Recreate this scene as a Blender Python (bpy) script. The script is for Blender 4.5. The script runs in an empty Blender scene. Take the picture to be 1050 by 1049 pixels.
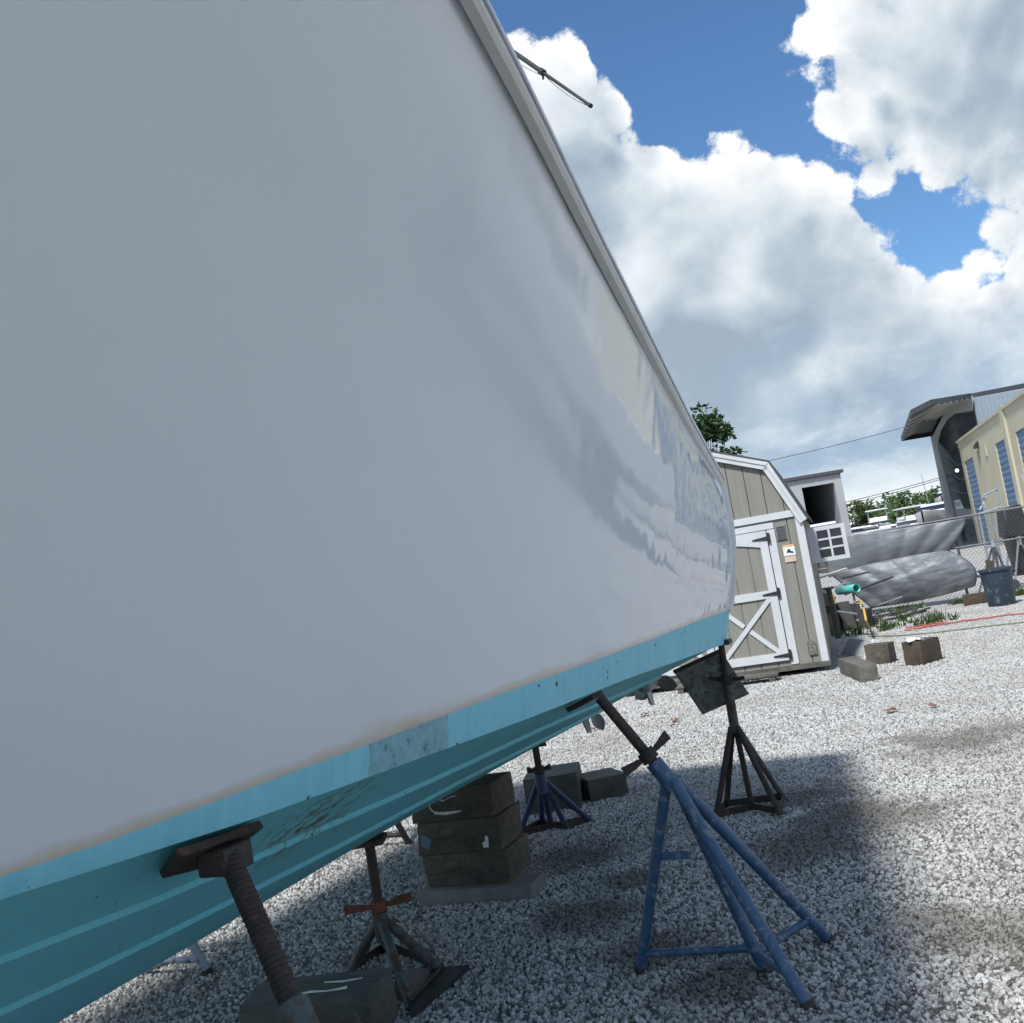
import bpy, bmesh, math, random
from mathutils import Vector, Matrix, noise as mnoise
random.seed(7)
R = math.radians
scene = bpy.context.scene
col = scene.collection

# ------------------------------------------------------------------ camera
ROLL, PITCH, EYE, FOC = R(9.5), R(4.74), 1.5, 1050.0
Fw = Vector((0, math.cos(PITCH), math.sin(PITCH)))
U0 = Vector((0, -math.sin(PITCH), math.cos(PITCH)))
R0 = Vector((1, 0, 0))
CX = R0 * math.cos(ROLL) - U0 * math.sin(ROLL)
CY = R0 * math.sin(ROLL) + U0 * math.cos(ROLL)
CAM = Vector((0, 0, EYE))
cd = bpy.data.cameras.new('camera'); cam = bpy.data.objects.new('camera', cd); col.objects.link(cam)
cd.sensor_width = 36.0; cd.lens = 36.0; cd.clip_start = 0.05; cd.clip_end = 3000
m = Matrix.Identity(4)
for i in range(3):
    m[i][0] = CX[i]; m[i][1] = CY[i]; m[i][2] = -Fw[i]; m[i][3] = CAM[i]
cam.matrix_world = m
scene.camera = cam

# surveying helpers: a sight line through a picture point, cut at a known distance, height or wall
def ray(x, y):
    d = Fw * FOC + CX * (x - 525) + CY * (524.5 - y)
    return d / d.y
def at(x, y, D): return CAM + ray(x, y) * D
def gr(x, y, z=0.0):
    d = ray(x, y); return CAM + d * ((z - EYE) / d.z)
def onplane(x, y, p0, nrm):
    d = ray(x, y); return CAM + d * ((p0 - CAM).dot(nrm) / d.dot(nrm))

# ------------------------------------------------------------------ mesh builder
class MB:
    def __init__(s): s.v = []; s.f = []; s.uv = None
    def add(s, vs, fs):
        o = len(s.v); s.v += [Vector(p) for p in vs]; s.f += [tuple(i + o for i in f) for f in fs]; return s
    def hexa(s, p):   # 4 bottom + 4 top, both counter-clockwise from above
        return s.add(p, [(3, 2, 1, 0), (4, 5, 6, 7), (0, 1, 5, 4), (1, 2, 6, 5), (2, 3, 7, 6), (3, 0, 4, 7)])
    def box(s, c, size, ax=None):
        c = Vector(c); ax = ax or (Vector((1, 0, 0)), Vector((0, 1, 0)), Vector((0, 0, 1)))
        a, b, d = [Vector(ax[i]) * (size[i] / 2) for i in range(3)]
        return s.hexa([c - a - b - d, c + a - b - d, c + a + b - d, c - a + b - d, c - a - b + d, c + a - b + d, c + a + b + d, c - a + b + d])
    def prism(s, poly, off):
        off = Vector(off); n = len(poly)
        vs = [Vector(p) for p in poly] + [Vector(p) + off for p in poly]
        fs = [tuple(range(n - 1, -1, -1)), tuple(range(n, 2 * n))] + [(i, (i + 1) % n, (i + 1) % n + n, i + n) for i in range(n)]
        return s.add(vs, fs)
    def bar(s, a, b, w, h, up=(0, 0, 1)):
        a = Vector(a); b = Vector(b); d = (b - a); L = d.length; d.normalize()
        x = d.cross(Vector(up))
        if x.length < 1e-4: x = d.cross(Vector((1, 0, 0)))
        x.normalize(); z = x.cross(d)
        return s.box((a + b) / 2, (L, w, h), (d, x, z))
    def tube(s, pts, r, n=12, caps=True):
        pts = [Vector(p) for p in pts]; k = len(pts)
        rs = r if isinstance(r, (list, tuple)) else [r] * k
        vs = []; prev = None
        for i, p in enumerate(pts):
            if i == 0: t = pts[1] - p
            elif i == k - 1: t = p - pts[i - 1]
            else: t = (pts[i + 1] - p).normalized() + (p - pts[i - 1]).normalized()
            t.normalize()
            if prev is None:
                x = t.cross(Vector((0, 0, 1)))
                if x.length < 1e-3: x = t.cross(Vector((0, 1, 0)))
            else:
                x = prev - t * prev.dot(t)
            x.normalize(); prev = x; y = t.cross(x)
            vs += [p + (x * math.cos(2 * math.pi * j / n) + y * math.sin(2 * math.pi * j / n)) * rs[i] for j in range(n)]
        fs = [(i * n + j, i * n + (j + 1) % n, (i + 1) * n + (j + 1) % n, (i + 1) * n + j) for i in range(k - 1) for j in range(n)]
        if caps: fs += [tuple(range(n - 1, -1, -1)), tuple((k - 1) * n + j for j in range(n))]
        return s.add(vs, fs)
    def grid(s, P):
        r = len(P); c = len(P[0])
        return s.add([p for row in P for p in row], [(i * c + j, i * c + j + 1, (i + 1) * c + j + 1, (i + 1) * c + j) for i in range(r - 1) for j in range(c - 1)])
    def lathe(s, c, prof, axis=(0, 0, 1), n=24):
        c = Vector(c); a = Vector(axis).normalized()
        x = a.cross(Vector((0, 0, 1)));
        if x.length < 1e-3: x = Vector((1, 0, 0))
        x.normalize(); y = a.cross(x)
        vs = [c + a * h + (x * math.cos(2 * math.pi * j / n) + y * math.sin(2 * math.pi * j / n)) * max(r, 1e-4) for (r, h) in prof for j in range(n)]
        k = len(prof)
        return s.add(vs, [(i * n + j, i * n + (j + 1) % n, (i + 1) * n + (j + 1) % n, (i + 1) * n + j) for i in range(k - 1) for j in range(n)])

def obj(name, mb, mat, parent=None, bevel=0.0, smooth=40, solid=0.0):
    me = bpy.data.meshes.new(name)
    off = Vector(parent['_loc']) if parent is not None else Vector((0, 0, 0))
    base = Vector((0, 0, 0))
    if parent is None and mb.v:      # origin of a single-mesh thing at its foot
        xs = [v.x for v in mb.v]; ys = [v.y for v in mb.v]; zs = [v.z for v in mb.v]
        base = Vector(((min(xs) + max(xs)) / 2, (min(ys) + max(ys)) / 2, min(zs)))
    sh = base if parent is None else off
    me.from_pydata([tuple(v - sh) for v in mb.v], [], mb.f)
    if mb.uv:
        ul = me.uv_layers.new(name='UVMap')
        for l in me.loops: ul.data[l.index].uv = mb.uv[l.vertex_index]
    me.validate(); me.update()
    bm = bmesh.new(); bm.from_mesh(me)
    if not mb.uv: bmesh.ops.recalc_face_normals(bm, faces=bm.faces)
    bm.to_mesh(me); bm.free()
    for p in me.polygons: p.use_smooth = True
    me.set_sharp_from_angle(angle=R(smooth))
    if mat: me.materials.append(mat)
    o = bpy.data.objects.new(name, me); col.objects.link(o)
    o['_loc'] = tuple(sh)
    if parent is None: o.location = base
    else:
        o.parent = parent
        o.location = (0, 0, 0)
        if '_partof' in parent.keys() or parent.type == 'MESH': o.location = (0, 0, 0)
    if solid:
        md = o.modifiers.new('thickness', 'SOLIDIFY'); md.thickness = solid; md.offset = 0
    if bevel:
        md = o.modifiers.new('bevel', 'BEVEL'); md.width = bevel; md.segments = 2; md.limit_method = 'ANGLE'; md.angle_limit = R(40)
    return o

def thing(name, label, cat, loc=(0, 0, 0), group=None):
    o = bpy.data.objects.new(name, None); col.objects.link(o); o.location = loc; o['_loc'] = tuple(loc)
    o.empty_display_size = 0.2
    o['label'] = label; o['category'] = cat
    if group: o['group'] = group
    return o
def tag(o, label, cat, group=None):
    o['label'] = label; o['category'] = cat
    if group: o['group'] = group
    return o
def kind(o, k, label=None):
    o['kind'] = k
    if label: o['label'] = label
    return o

# ------------------------------------------------------------------ materials
def new_mat(name):
    mt = bpy.data.materials.new(name); mt.use_nodes = True
    nt = mt.node_tree; b = nt.nodes['Principled BSDF']; return mt, nt, b
def N(nt, typ, **kw):
    n = nt.nodes.new(typ)
    for k, v in kw.items():
        if k.startswith('i_'):
            key = k[2:]; key = int(key) if key.isdigit() else key.replace('_', ' ')
            n.inputs[key].default_value = v
        else: setattr(n, k, v)
    return n
def L(nt, a, b): nt.links.new(a, b)
def ramp(nt, src, stops, interp='LINEAR'):
    n = nt.nodes.new('ShaderNodeValToRGB'); cr = n.color_ramp; cr.interpolation = interp
    while len(cr.elements) < len(stops): cr.elements.new(0.5)
    for e, (p, c) in zip(cr.elements, stops):
        e.position = p; e.color = (c if len(c) == 4 else (*c, 1)) if isinstance(c, (tuple, list)) else (c, c, c, 1)
    if src is not None: L(nt, src, n.inputs[0])
    return n.outputs[0]
def mixc(nt, fac, a, b, mode='MIX'):
    n = nt.nodes.new('ShaderNodeMix'); n.data_type = 'RGBA'; n.blend_type = mode
    for k_, v in ((0, fac), (6, a), (7, b)):
        s = n.inputs[k_]
        if isinstance(v, (int, float)): s.default_value = v if k_ == 0 else (v, v, v, 1)
        elif isinstance(v, (tuple, list)): s.default_value = (*v, 1) if len(v) == 3 else v
        else: L(nt, v, s)
    return n.outputs[2]
def mth(nt, op, a, b=None, c=None, clamp=False):
    n = nt.nodes.new('ShaderNodeMath'); n.operation = op; n.use_clamp = clamp
    for i, v in enumerate((a, b, c)):
        if v is None: continue
        if isinstance(v, (int, float)): n.inputs[i].default_value = v
        else: L(nt, v, n.inputs[i])
    return n.outputs[0]
def noise(nt, vec, scale, detail=4, rough=0.55, dist=0.0):
    n = N(nt, 'ShaderNodeTexNoise', i_Scale=scale, i_Detail=detail, i_Roughness=rough, i_Distortion=dist)
    if vec is not None: L(nt, vec, n.inputs['Vector'])
    return n
def mapping(nt, vec, scale=(1, 1, 1), rot=(0, 0, 0), loc=(0, 0, 0)):
    n = N(nt, 'ShaderNodeMapping'); n.inputs['Scale'].default_value = scale; n.inputs['Rotation'].default_value = rot; n.inputs['Location'].default_value = loc
    L(nt, vec, n.inputs['Vector']); return n.outputs[0]
def objco(nt): return N(nt, 'ShaderNodeTexCoord').outputs['Object']
def bump(nt, b, h, strength=0.3, dist=0.01):
    n = N(nt, 'ShaderNodeBump', i_Strength=strength, i_Distance=dist); L(nt, h, n.inputs['Height']); L(nt, n.outputs[0], b.inputs['Normal'])

def worn(name, c1, c2, scale=4, rough=0.6, metal=0.0, spots=None, spot_amt=0.35, bmp=0.25, bdist=0.004, spot_scale=None, stretch=(1, 1, 1)):
    """two-tone paint or metal with noise and optional patches of a third colour (rust, chips, grime)"""
    mt, nt, b = new_mat(name)
    co = mapping(nt, objco(nt), stretch)
    n1 = noise(nt, co, scale, 6, 0.6)
    c = ramp(nt, n1.outputs['Fac'], [(0.3, c1), (0.7, c2)])
    r = None
    if spots:
        n2 = noise(nt, co, spot_scale or scale * 3, 8, 0.68)
        k = ramp(nt, n2.outputs['Fac'], [(0.62 - spot_amt * 0.35, 0.0), (0.68 - spot_amt * 0.3, 1.0)])
        c = mixc(nt, k, c, spots)
        r = mth(nt, 'MULTIPLY_ADD', k, 0.25, rough, clamp=True)
        if metal: L(nt, mth(nt, 'MULTIPLY_ADD', k, -metal, metal), b.inputs['Metallic'])
    L(nt, c, b.inputs['Base Color'])
    if r is not None: L(nt, r, b.inputs['Roughness'])
    else: b.inputs['Roughness'].default_value = rough
    if not spots: b.inputs['Metallic'].default_value = metal
    n3 = noise(nt, co, scale * 9, 5, 0.6)
    bump(nt, b, n3.outputs['Fac'], bmp, bdist)
    return mt

def timber(name, dark, light, axis=(1, 8, 8), stain=None, crack=0.5):
    mt, nt, b = new_mat(name)
    oc = objco(nt)
    co = mapping(nt, oc, axis)
    n1 = noise(nt, co, 4, 8, 0.65, 0.4)
    n2 = noise(nt, oc, 2.4, 5, 0.6)
    c = ramp(nt, n1.outputs['Fac'], [(0.28, dark), (0.5, tuple((a + l) / 2 for a, l in zip(dark, light))), (0.75, light)])
    c = mixc(nt, ramp(nt, n2.outputs['Fac'], [(0.35, 0.0), (0.7, 0.75)]), c, tuple(d * 0.6 for d in dark))
    if stain:
        n3 = noise(nt, oc, 3.3, 7, 0.7)
        c = mixc(nt, ramp(nt, n3.outputs['Fac'], [(0.6, 0.0), (0.66, 0.8)]), c, stain)
    L(nt, c, b.inputs['Base Color']); b.inputs['Roughness'].default_value = 0.88
    bump(nt, b, n1.outputs['Fac'], crack, 0.012)
    return mt

WHITE = worn('white_trim_paint', (0.47, 0.485, 0.495), (0.54, 0.555, 0.565), 3, 0.5, bmp=0.1)
TAN = worn('tan_siding_paint', (0.185, 0.18, 0.156), (0.22, 0.214, 0.186), 2.5, 0.7, bmp=0.25, stretch=(6, 6, 0.6))
GROOVE = worn('siding_groove', (0.10, 0.095, 0.08), (0.12, 0.11, 0.09), 4, 0.9)
SHINGLE = worn('dark_shingle', (0.045, 0.045, 0.048), (0.08, 0.08, 0.085), 30, 0.9, bmp=0.6)
BLACK = worn('black_iron', (0.012, 0.012, 0.013), (0.025, 0.024, 0.023), 9, 0.5)
DARKRUST = worn('dark_rusty_steel', (0.022, 0.019, 0.018), (0.050, 0.036, 0.030), 9, 0.75, spots=(0.11, 0.055, 0.032), spot_amt=0.22, bmp=0.5)
RUSTDK = worn('oily_rusty_thread', (0.016, 0.014, 0.014), (0.042, 0.028, 0.024), 14, 0.55, spots=(0.12, 0.05, 0.028), spot_amt=0.14, bmp=0.6)
ORANGE = worn('orange_painted_handle', (0.17, 0.045, 0.024), (0.12, 0.036, 0.022), 9, 0.6, spots=(0.06, 0.03, 0.02), spot_amt=0.3)
BLUE = worn('chipped_blue_paint', (0.026, 0.07, 0.15), (0.05, 0.115, 0.21), 7, 0.4, spots=(0.17, 0.19, 0.22), spot_amt=0.2, bmp=0.3, spot_scale=28)
NAVY = worn('dark_blue_paint', (0.018, 0.035, 0.10), (0.032, 0.055, 0.14), 9, 0.5, spots=(0.07, 0.045, 0.035), spot_amt=0.25, bmp=0.3)
GREENSTEEL = worn('weathered_green_steel', (0.035, 0.055, 0.058), (0.075, 0.105, 0.105), 8, 0.6, spots=(0.075, 0.045, 0.032), spot_amt=0.4, bmp=0.4)
GALV = worn('galvanised_steel', (0.30, 0.31, 0.33), (0.42, 0.43, 0.45), 7, 0.45, metal=0.7)
FENCEG = worn('dull_fence_steel', (0.11, 0.115, 0.125), (0.17, 0.175, 0.185), 5, 0.6, metal=0.3)
GALVBLUE = worn('blue_grey_pipe', (0.22, 0.26, 0.33), (0.32, 0.36, 0.42), 6, 0.5, spots=(0.10, 0.09, 0.09), spot_amt=0.3)
RUBBER = worn('grey_rubber', (0.03, 0.03, 0.03), (0.06, 0.058, 0.055), 9, 0.85)
BRONZE = worn('dull_bronze', (0.33, 0.27, 0.21), (0.48, 0.42, 0.35), 8, 0.4, metal=0.55, spots=(0.25, 0.25, 0.24), spot_amt=0.3)
SILVER = worn('dull_aluminium', (0.30, 0.31, 0.33), (0.46, 0.47, 0.49), 8, 0.42, metal=0.45, spots=(0.20, 0.20, 0.20), spot_amt=0.3)
TABM = worn('fouled_tab_metal', (0.15, 0.16, 0.145), (0.26, 0.265, 0.24), 16, 0.75, spots=(0.11, 0.115, 0.105), spot_amt=0.4, bmp=0.6, spot_scale=22)
WOODDK = timber('dark_wet_timber', (0.042, 0.036, 0.028), (0.18, 0.15, 0.112))
WOODGR = timber('grey_green_timber', (0.05, 0.055, 0.048), (0.13, 0.135, 0.115), stain=(0.03, 0.035, 0.03))
WOODBR = timber('brown_timber', (0.045, 0.034, 0.024), (0.115, 0.088, 0.058), stain=(0.04, 0.03, 0.02))
WOODLT = timber('pale_weathered_plank', (0.17, 0.165, 0.155), (0.30, 0.29, 0.27))
WOODLOG = timber('grey_weathered_log', (0.08, 0.077, 0.066), (0.19, 0.18, 0.155), stain=(0.07, 0.07, 0.06))
CHALK = worn('white_paint_scrawl', (0.55, 0.56, 0.55), (0.65, 0.66, 0.65), 30, 0.8)
BLUEDAB = worn('blue_paint_smear', (0.10, 0.16, 0.22), (0.14, 0.2, 0.26), 20, 0.8)
CREAM = worn('cream_stucco', (0.44, 0.41, 0.29), (0.50, 0.465, 0.34), 0.6, 0.85, bmp=0.2)
CREAMTRIM = worn('cream_trim', (0.42, 0.39, 0.29), (0.47, 0.44, 0.33), 0.8, 0.8)
BLUEDOOR = worn('blue_roller_door', (0.055, 0.125, 0.235), (0.07, 0.15, 0.27), 0.7, 0.5)
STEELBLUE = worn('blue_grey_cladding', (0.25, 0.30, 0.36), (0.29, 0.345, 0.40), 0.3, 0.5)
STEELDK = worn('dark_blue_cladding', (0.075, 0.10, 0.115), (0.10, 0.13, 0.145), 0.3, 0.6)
FRAMEG = worn('grey_portal_frame', (0.26, 0.255, 0.235), (0.33, 0.32, 0.30), 0.6, 0.6)
BAYGREY = worn('grey_bay_cladding', (0.30, 0.31, 0.32), (0.36, 0.37, 0.38), 0.5, 0.6)
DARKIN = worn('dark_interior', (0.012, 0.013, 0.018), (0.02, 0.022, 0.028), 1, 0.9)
BOATWHITE = worn('white_boat_gelcoat', (0.70, 0.71, 0.72), (0.78, 0.79, 0.80), 0.7, 0.25, bmp=0.05)
GLASSDK = worn('tinted_window', (0.015, 0.018, 0.024), (0.03, 0.035, 0.045), 1, 0.08, bmp=0.0)
BARK = worn('tree_bark', (0.06, 0.05, 0.04), (0.12, 0.10, 0.08), 6, 0.9, bmp=0.8)
CANP = worn('slate_grey_plastic', (0.024, 0.042, 0.062), (0.038, 0.058, 0.082), 4, 0.45, spots=(0.16, 0.18, 0.20), spot_amt=0.12, spot_scale=9)
TEALPIPE = worn('turquoise_pvc', (0.08, 0.40, 0.36), (0.11, 0.46, 0.42), 3, 0.4)
YELLOW = worn('yellow_plastic', (0.55, 0.36, 0.05), (0.62, 0.42, 0.08), 3, 0.5)
REDHOSE = worn('red_hose_rubber', (0.36, 0.07, 0.055), (0.45, 0.11, 0.085), 5, 0.5)
GREENLINE = worn('green_grey_cord', (0.14, 0.17, 0.10), (0.2, 0.22, 0.14), 5, 0.6)
CONCRETE = worn('concrete_slab', (0.30, 0.295, 0.28), (0.40, 0.39, 0.375), 0.5, 0.85, bmp=0.3)
WIRE = worn('black_cable', (0.03, 0.03, 0.032), (0.045, 0.045, 0.048), 2, 0.6)
RAG = worn('white_rag', (0.66, 0.67, 0.69), (0.76, 0.77, 0.78), 6, 0.8)
RED = worn('red_print', (0.42, 0.07, 0.05), (0.5, 0.10, 0.07), 9, 0.5)
ORANGEP = worn('orange_print', (0.62, 0.33, 0.16), (0.70, 0.42, 0.22), 20, 0.6)
LEAFBROWN = worn('dry_leaf', (0.16, 0.07, 0.04), (0.24, 0.11, 0.06), 9, 0.8)
WHITEPL = worn('white_plastic', (0.66, 0.68, 0.70), (0.74, 0.76, 0.78), 3, 0.45)
RAILM = worn('white_rub_rail', (0.68, 0.685, 0.67), (0.75, 0.755, 0.74), 5, 0.35)

def leaf_mat(name, c1, c2, c3):
    mt, nt, b = new_mat(name)
    g = N(nt, 'ShaderNodeNewGeometry').outputs['Random Per Island']
    c = ramp(nt, g, [(0.0, c1), (0.55, c2), (1.0, c3)])
    L(nt, c, b.inputs['Base Color']); b.inputs['Roughness'].default_value = 0.5
    tr = N(nt, 'ShaderNodeBsdfTranslucent'); L(nt, c, tr.inputs[0])
    mx = N(nt, 'ShaderNodeMixShader', i_0=0.3); L(nt, b.outputs[0], mx.inputs[1]); L(nt, tr.outputs[0], mx.inputs[2])
    L(nt, mx.outputs[0], nt.nodes['Material Output'].inputs['Surface'])
    return mt
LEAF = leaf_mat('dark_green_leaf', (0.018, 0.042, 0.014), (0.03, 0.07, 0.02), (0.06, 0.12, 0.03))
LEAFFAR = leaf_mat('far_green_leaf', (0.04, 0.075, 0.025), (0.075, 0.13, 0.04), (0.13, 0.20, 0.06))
WEED = leaf_mat('weed_green', (0.03, 0.06, 0.015), (0.05, 0.095, 0.022), (0.08, 0.13, 0.035))

# hull paints: UV = (metres forward of the transom, metres above the top of the boot stripe)
def hull_white():
    mt, nt, b = new_mat('white_gelcoat')
    uv = N(nt, 'ShaderNodeTexCoord').outputs['UV']
    sep = N(nt, 'ShaderNodeSeparateXYZ'); L(nt, uv, sep.inputs[0]); u, v = sep.outputs[0], sep.outputs[1]
    n = noise(nt, uv, 3.0, 6, 0.6)
    n2 = noise(nt, mapping(nt, uv, (9, 1.2, 1)), 2, 5, 0.6)
    # tan scum line just above the stripe, of uneven height
    hgt = mth(nt, 'MULTIPLY_ADD', n.outputs['Fac'], 0.085, -0.014)
    k = mth(nt, 'SUBTRACT', 1.0, mth(nt, 'DIVIDE', v, mth(nt, 'MAXIMUM', hgt, 0.006)), clamp=True)
    k = mth(nt, 'MULTIPLY', mth(nt, 'POWER', k, 0.7), mth(nt, 'MULTIPLY_ADD', n2.outputs['Fac'], 0.7, 0.35), clamp=True)
    # greater stain round u = 3.5 where the bare patch of stripe is
    du = mth(nt, 'ABSOLUTE', mth(nt, 'SUBTRACT', u, 3.62))
    spot = mth(nt, 'SUBTRACT', 1.0, mth(nt, 'DIVIDE', du, 0.34), clamp=True)
    near = mth(nt, 'SUBTRACT', 1.0, mth(nt, 'DIVIDE', v, mth(nt, 'MULTIPLY_ADD', n.outputs['Fac'], 0.12, 0.0)), clamp=True)
    k = mth(nt, 'MAXIMUM', k, mth(nt, 'MULTIPLY', mth(nt, 'MULTIPLY', spot, near), 0.9), clamp=True)
    c = mixc(nt, k, (0.765, 0.815, 0.865), (0.58, 0.44, 0.26))
    # faint grey smudge
    s = noise(nt, mapping(nt, uv, (1.5, 4, 1)), 6, 6, 0.7)
    c = mixc(nt, mth(nt, 'MULTIPLY', ramp(nt, s.outputs['Fac'], [(0.6, 0.0), (0.75, 1.0)]), 0.06), c, (0.45, 0.46, 0.48))
    L(nt, c, b.inputs['Base Color'])
    b.inputs['Roughness'].default_value = 0.07
    L(nt, mth(nt, 'MULTIPLY_ADD', k, 0.4, mth(nt, 'MULTIPLY_ADD', s.outputs['Fac'], 0.03, 0.012), clamp=True), b.inputs['Roughness'])
    chalk = mth(nt, 'MULTIPLY', ramp(nt, mth(nt, 'MULTIPLY', u, 0.2), [(0.36, 0.0), (0.66, 1.0)]), 0.11)
    L(nt, mth(nt, 'ADD', mth(nt, 'MULTIPLY_ADD', k, 0.4, mth(nt, 'MULTIPLY_ADD', s.outputs['Fac'], 0.03, 0.012)), chalk, clamp=True), b.inputs['Roughness'])
    dr = noise(nt, mapping(nt, uv, (30, 0.7, 1)), 1.6, 4, 0.6)
    c = mixc(nt, mth(nt, 'MULTIPLY', ramp(nt, dr.outputs['Fac'], [(0.55, 0.0), (0.8, 1.0)]), 0.03), c, (0.42, 0.42, 0.40)); L(nt, c, b.inputs['Base Color'])
    b.inputs['IOR'].default_value = 1.52
    w1 = noise(nt, mapping(nt, uv, (1.6, 1.0, 1)), 2.0, 2, 0.5)
    w2 = noise(nt, mapping(nt, uv, (2.2, 1.0, 1)), 7.0, 2, 0.5)
    h = mth(nt, 'ADD', w1.outputs['Fac'], mth(nt, 'MULTIPLY', w2.outputs['Fac'], 0.05))
    bump(nt, b, h, 1.0, 0.006)
    return mt
def hull_paint(name, c1, c2, bare=False, spots=0.2, streak=(0.3, 0.5, 0.55)):
    mt, nt, b = new_mat(name)
    uv = N(nt, 'ShaderNodeTexCoord').outputs['UV']
    sep = N(nt, 'ShaderNodeSeparateXYZ'); L(nt, uv, sep.inputs[0]); u, v = sep.outputs[0], sep.outputs[1]
    n1 = noise(nt, mapping(nt, uv, (7, 1.3, 1)), 2.2, 6, 0.6)
    c = ramp(nt, n1.outputs['Fac'], [(0.3, c1), (0.72, c2)])
    n4 = noise(nt, mapping(nt, uv, (22, 1.0, 1)), 1.5, 4, 0.6)
    c = mixc(nt, ramp(nt, n4.outputs['Fac'], [(0.52, 0.0), (0.72, 0.4)]), c, streak)
    n2 = noise(nt, uv, 19, 4, 0.55)
    c = mixc(nt, ramp(nt, n2.outputs['Fac'], [(0.735 - spots * 0.2, 0.0), (0.755 - spots * 0.2, 1.0)]), c, (0.02, 0.03, 0.035))
    if bare:
        du = mth(nt, 'ABSOLUTE', mth(nt, 'SUBTRACT', u, 3.62))
        edge = mth(nt, 'MULTIPLY_ADD', noise(nt, uv, 12, 3, 0.6).outputs['Fac'], 0.02, 0.165)
        k = mth(nt, 'LESS_THAN', du, edge)
        n3 = noise(nt, mapping(nt, uv, (1.6, 1, 1)), 20, 7, 0.7)
        pc = ramp(nt, n3.outputs['Fac'], [(0.36, (0.02, 0.035, 0.035)), (0.42, (0.16, 0.32, 0.36)), (0.6, (0.24, 0.44, 0.50))])
        c = mixc(nt, mth(nt, 'MULTIPLY', k, 0.8), c, pc)
    L(nt, c, b.inputs['Base Color']); b.inputs['Roughness'].default_value = 0.55
    n5 = noise(nt, uv, 40, 5, 0.6)
    bump(nt, b, n5.outputs['Fac'], 0.2, 0.004)
    return mt
def bottom_paint():
    mt, nt, b = new_mat('teal_bottom_paint')
    oc = objco(nt)
    n1 = noise(nt, oc, 1.6, 6, 0.6)
    c = ramp(nt, n1.outputs['Fac'], [(0.3, (0.16, 0.58, 0.70)), (0.7, (0.21, 0.65, 0.76))])
    n2 = noise(nt, oc, 7, 8, 0.72)
    c = mixc(nt, ramp(nt, n2.outputs['Fac'], [(0.58, 0.0), (0.68, 0.6)]), c, (0.22, 0.38, 0.40))
    pb = N(nt, 'ShaderNodeVectorMath', operation='DISTANCE'); L(nt, oc, pb.inputs[0]); pb.inputs[1].default_value = BP(3.72, 0.72, 0.95) - B0
    rs = mth(nt, 'MULTIPLY', ramp(nt, pb.outputs['Value'], [(0.05, 1.0), (0.26, 0.0)]), ramp(nt, noise(nt, mapping(nt, oc, (2, 2, 1)), 13, 6, 0.7).outputs['Fac'], [(0.50, 0.0), (0.56, 1.0)]))
    c = mixc(nt, rs, c, (0.16, 0.085, 0.04))
    n3 = noise(nt, oc, 24, 4, 0.6)
    c = mixc(nt, ramp(nt, n3.outputs['Fac'], [(0.70, 0.0), (0.72, 1.0)]), c, (0.015, 0.02, 0.022))
    L(nt, c, b.inputs['Base Color']); b.inputs['Roughness'].default_value = 0.6
    bump(nt, b, n2.outputs['Fac'], 0.25, 0.006)
    return mt
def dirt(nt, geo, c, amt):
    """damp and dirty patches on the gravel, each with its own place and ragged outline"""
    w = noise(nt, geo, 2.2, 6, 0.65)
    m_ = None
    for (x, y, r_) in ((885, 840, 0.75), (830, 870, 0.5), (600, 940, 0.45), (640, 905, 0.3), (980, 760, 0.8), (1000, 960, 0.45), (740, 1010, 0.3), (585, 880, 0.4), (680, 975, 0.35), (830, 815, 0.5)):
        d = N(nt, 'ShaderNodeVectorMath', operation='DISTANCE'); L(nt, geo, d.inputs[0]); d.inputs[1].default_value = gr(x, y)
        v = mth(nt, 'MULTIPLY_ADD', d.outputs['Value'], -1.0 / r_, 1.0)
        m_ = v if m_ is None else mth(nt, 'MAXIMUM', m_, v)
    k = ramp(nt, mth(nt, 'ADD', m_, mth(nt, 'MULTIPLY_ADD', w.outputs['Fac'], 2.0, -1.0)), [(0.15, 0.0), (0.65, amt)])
    return mixc(nt, k, c, (0.075, 0.066, 0.052))
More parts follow.
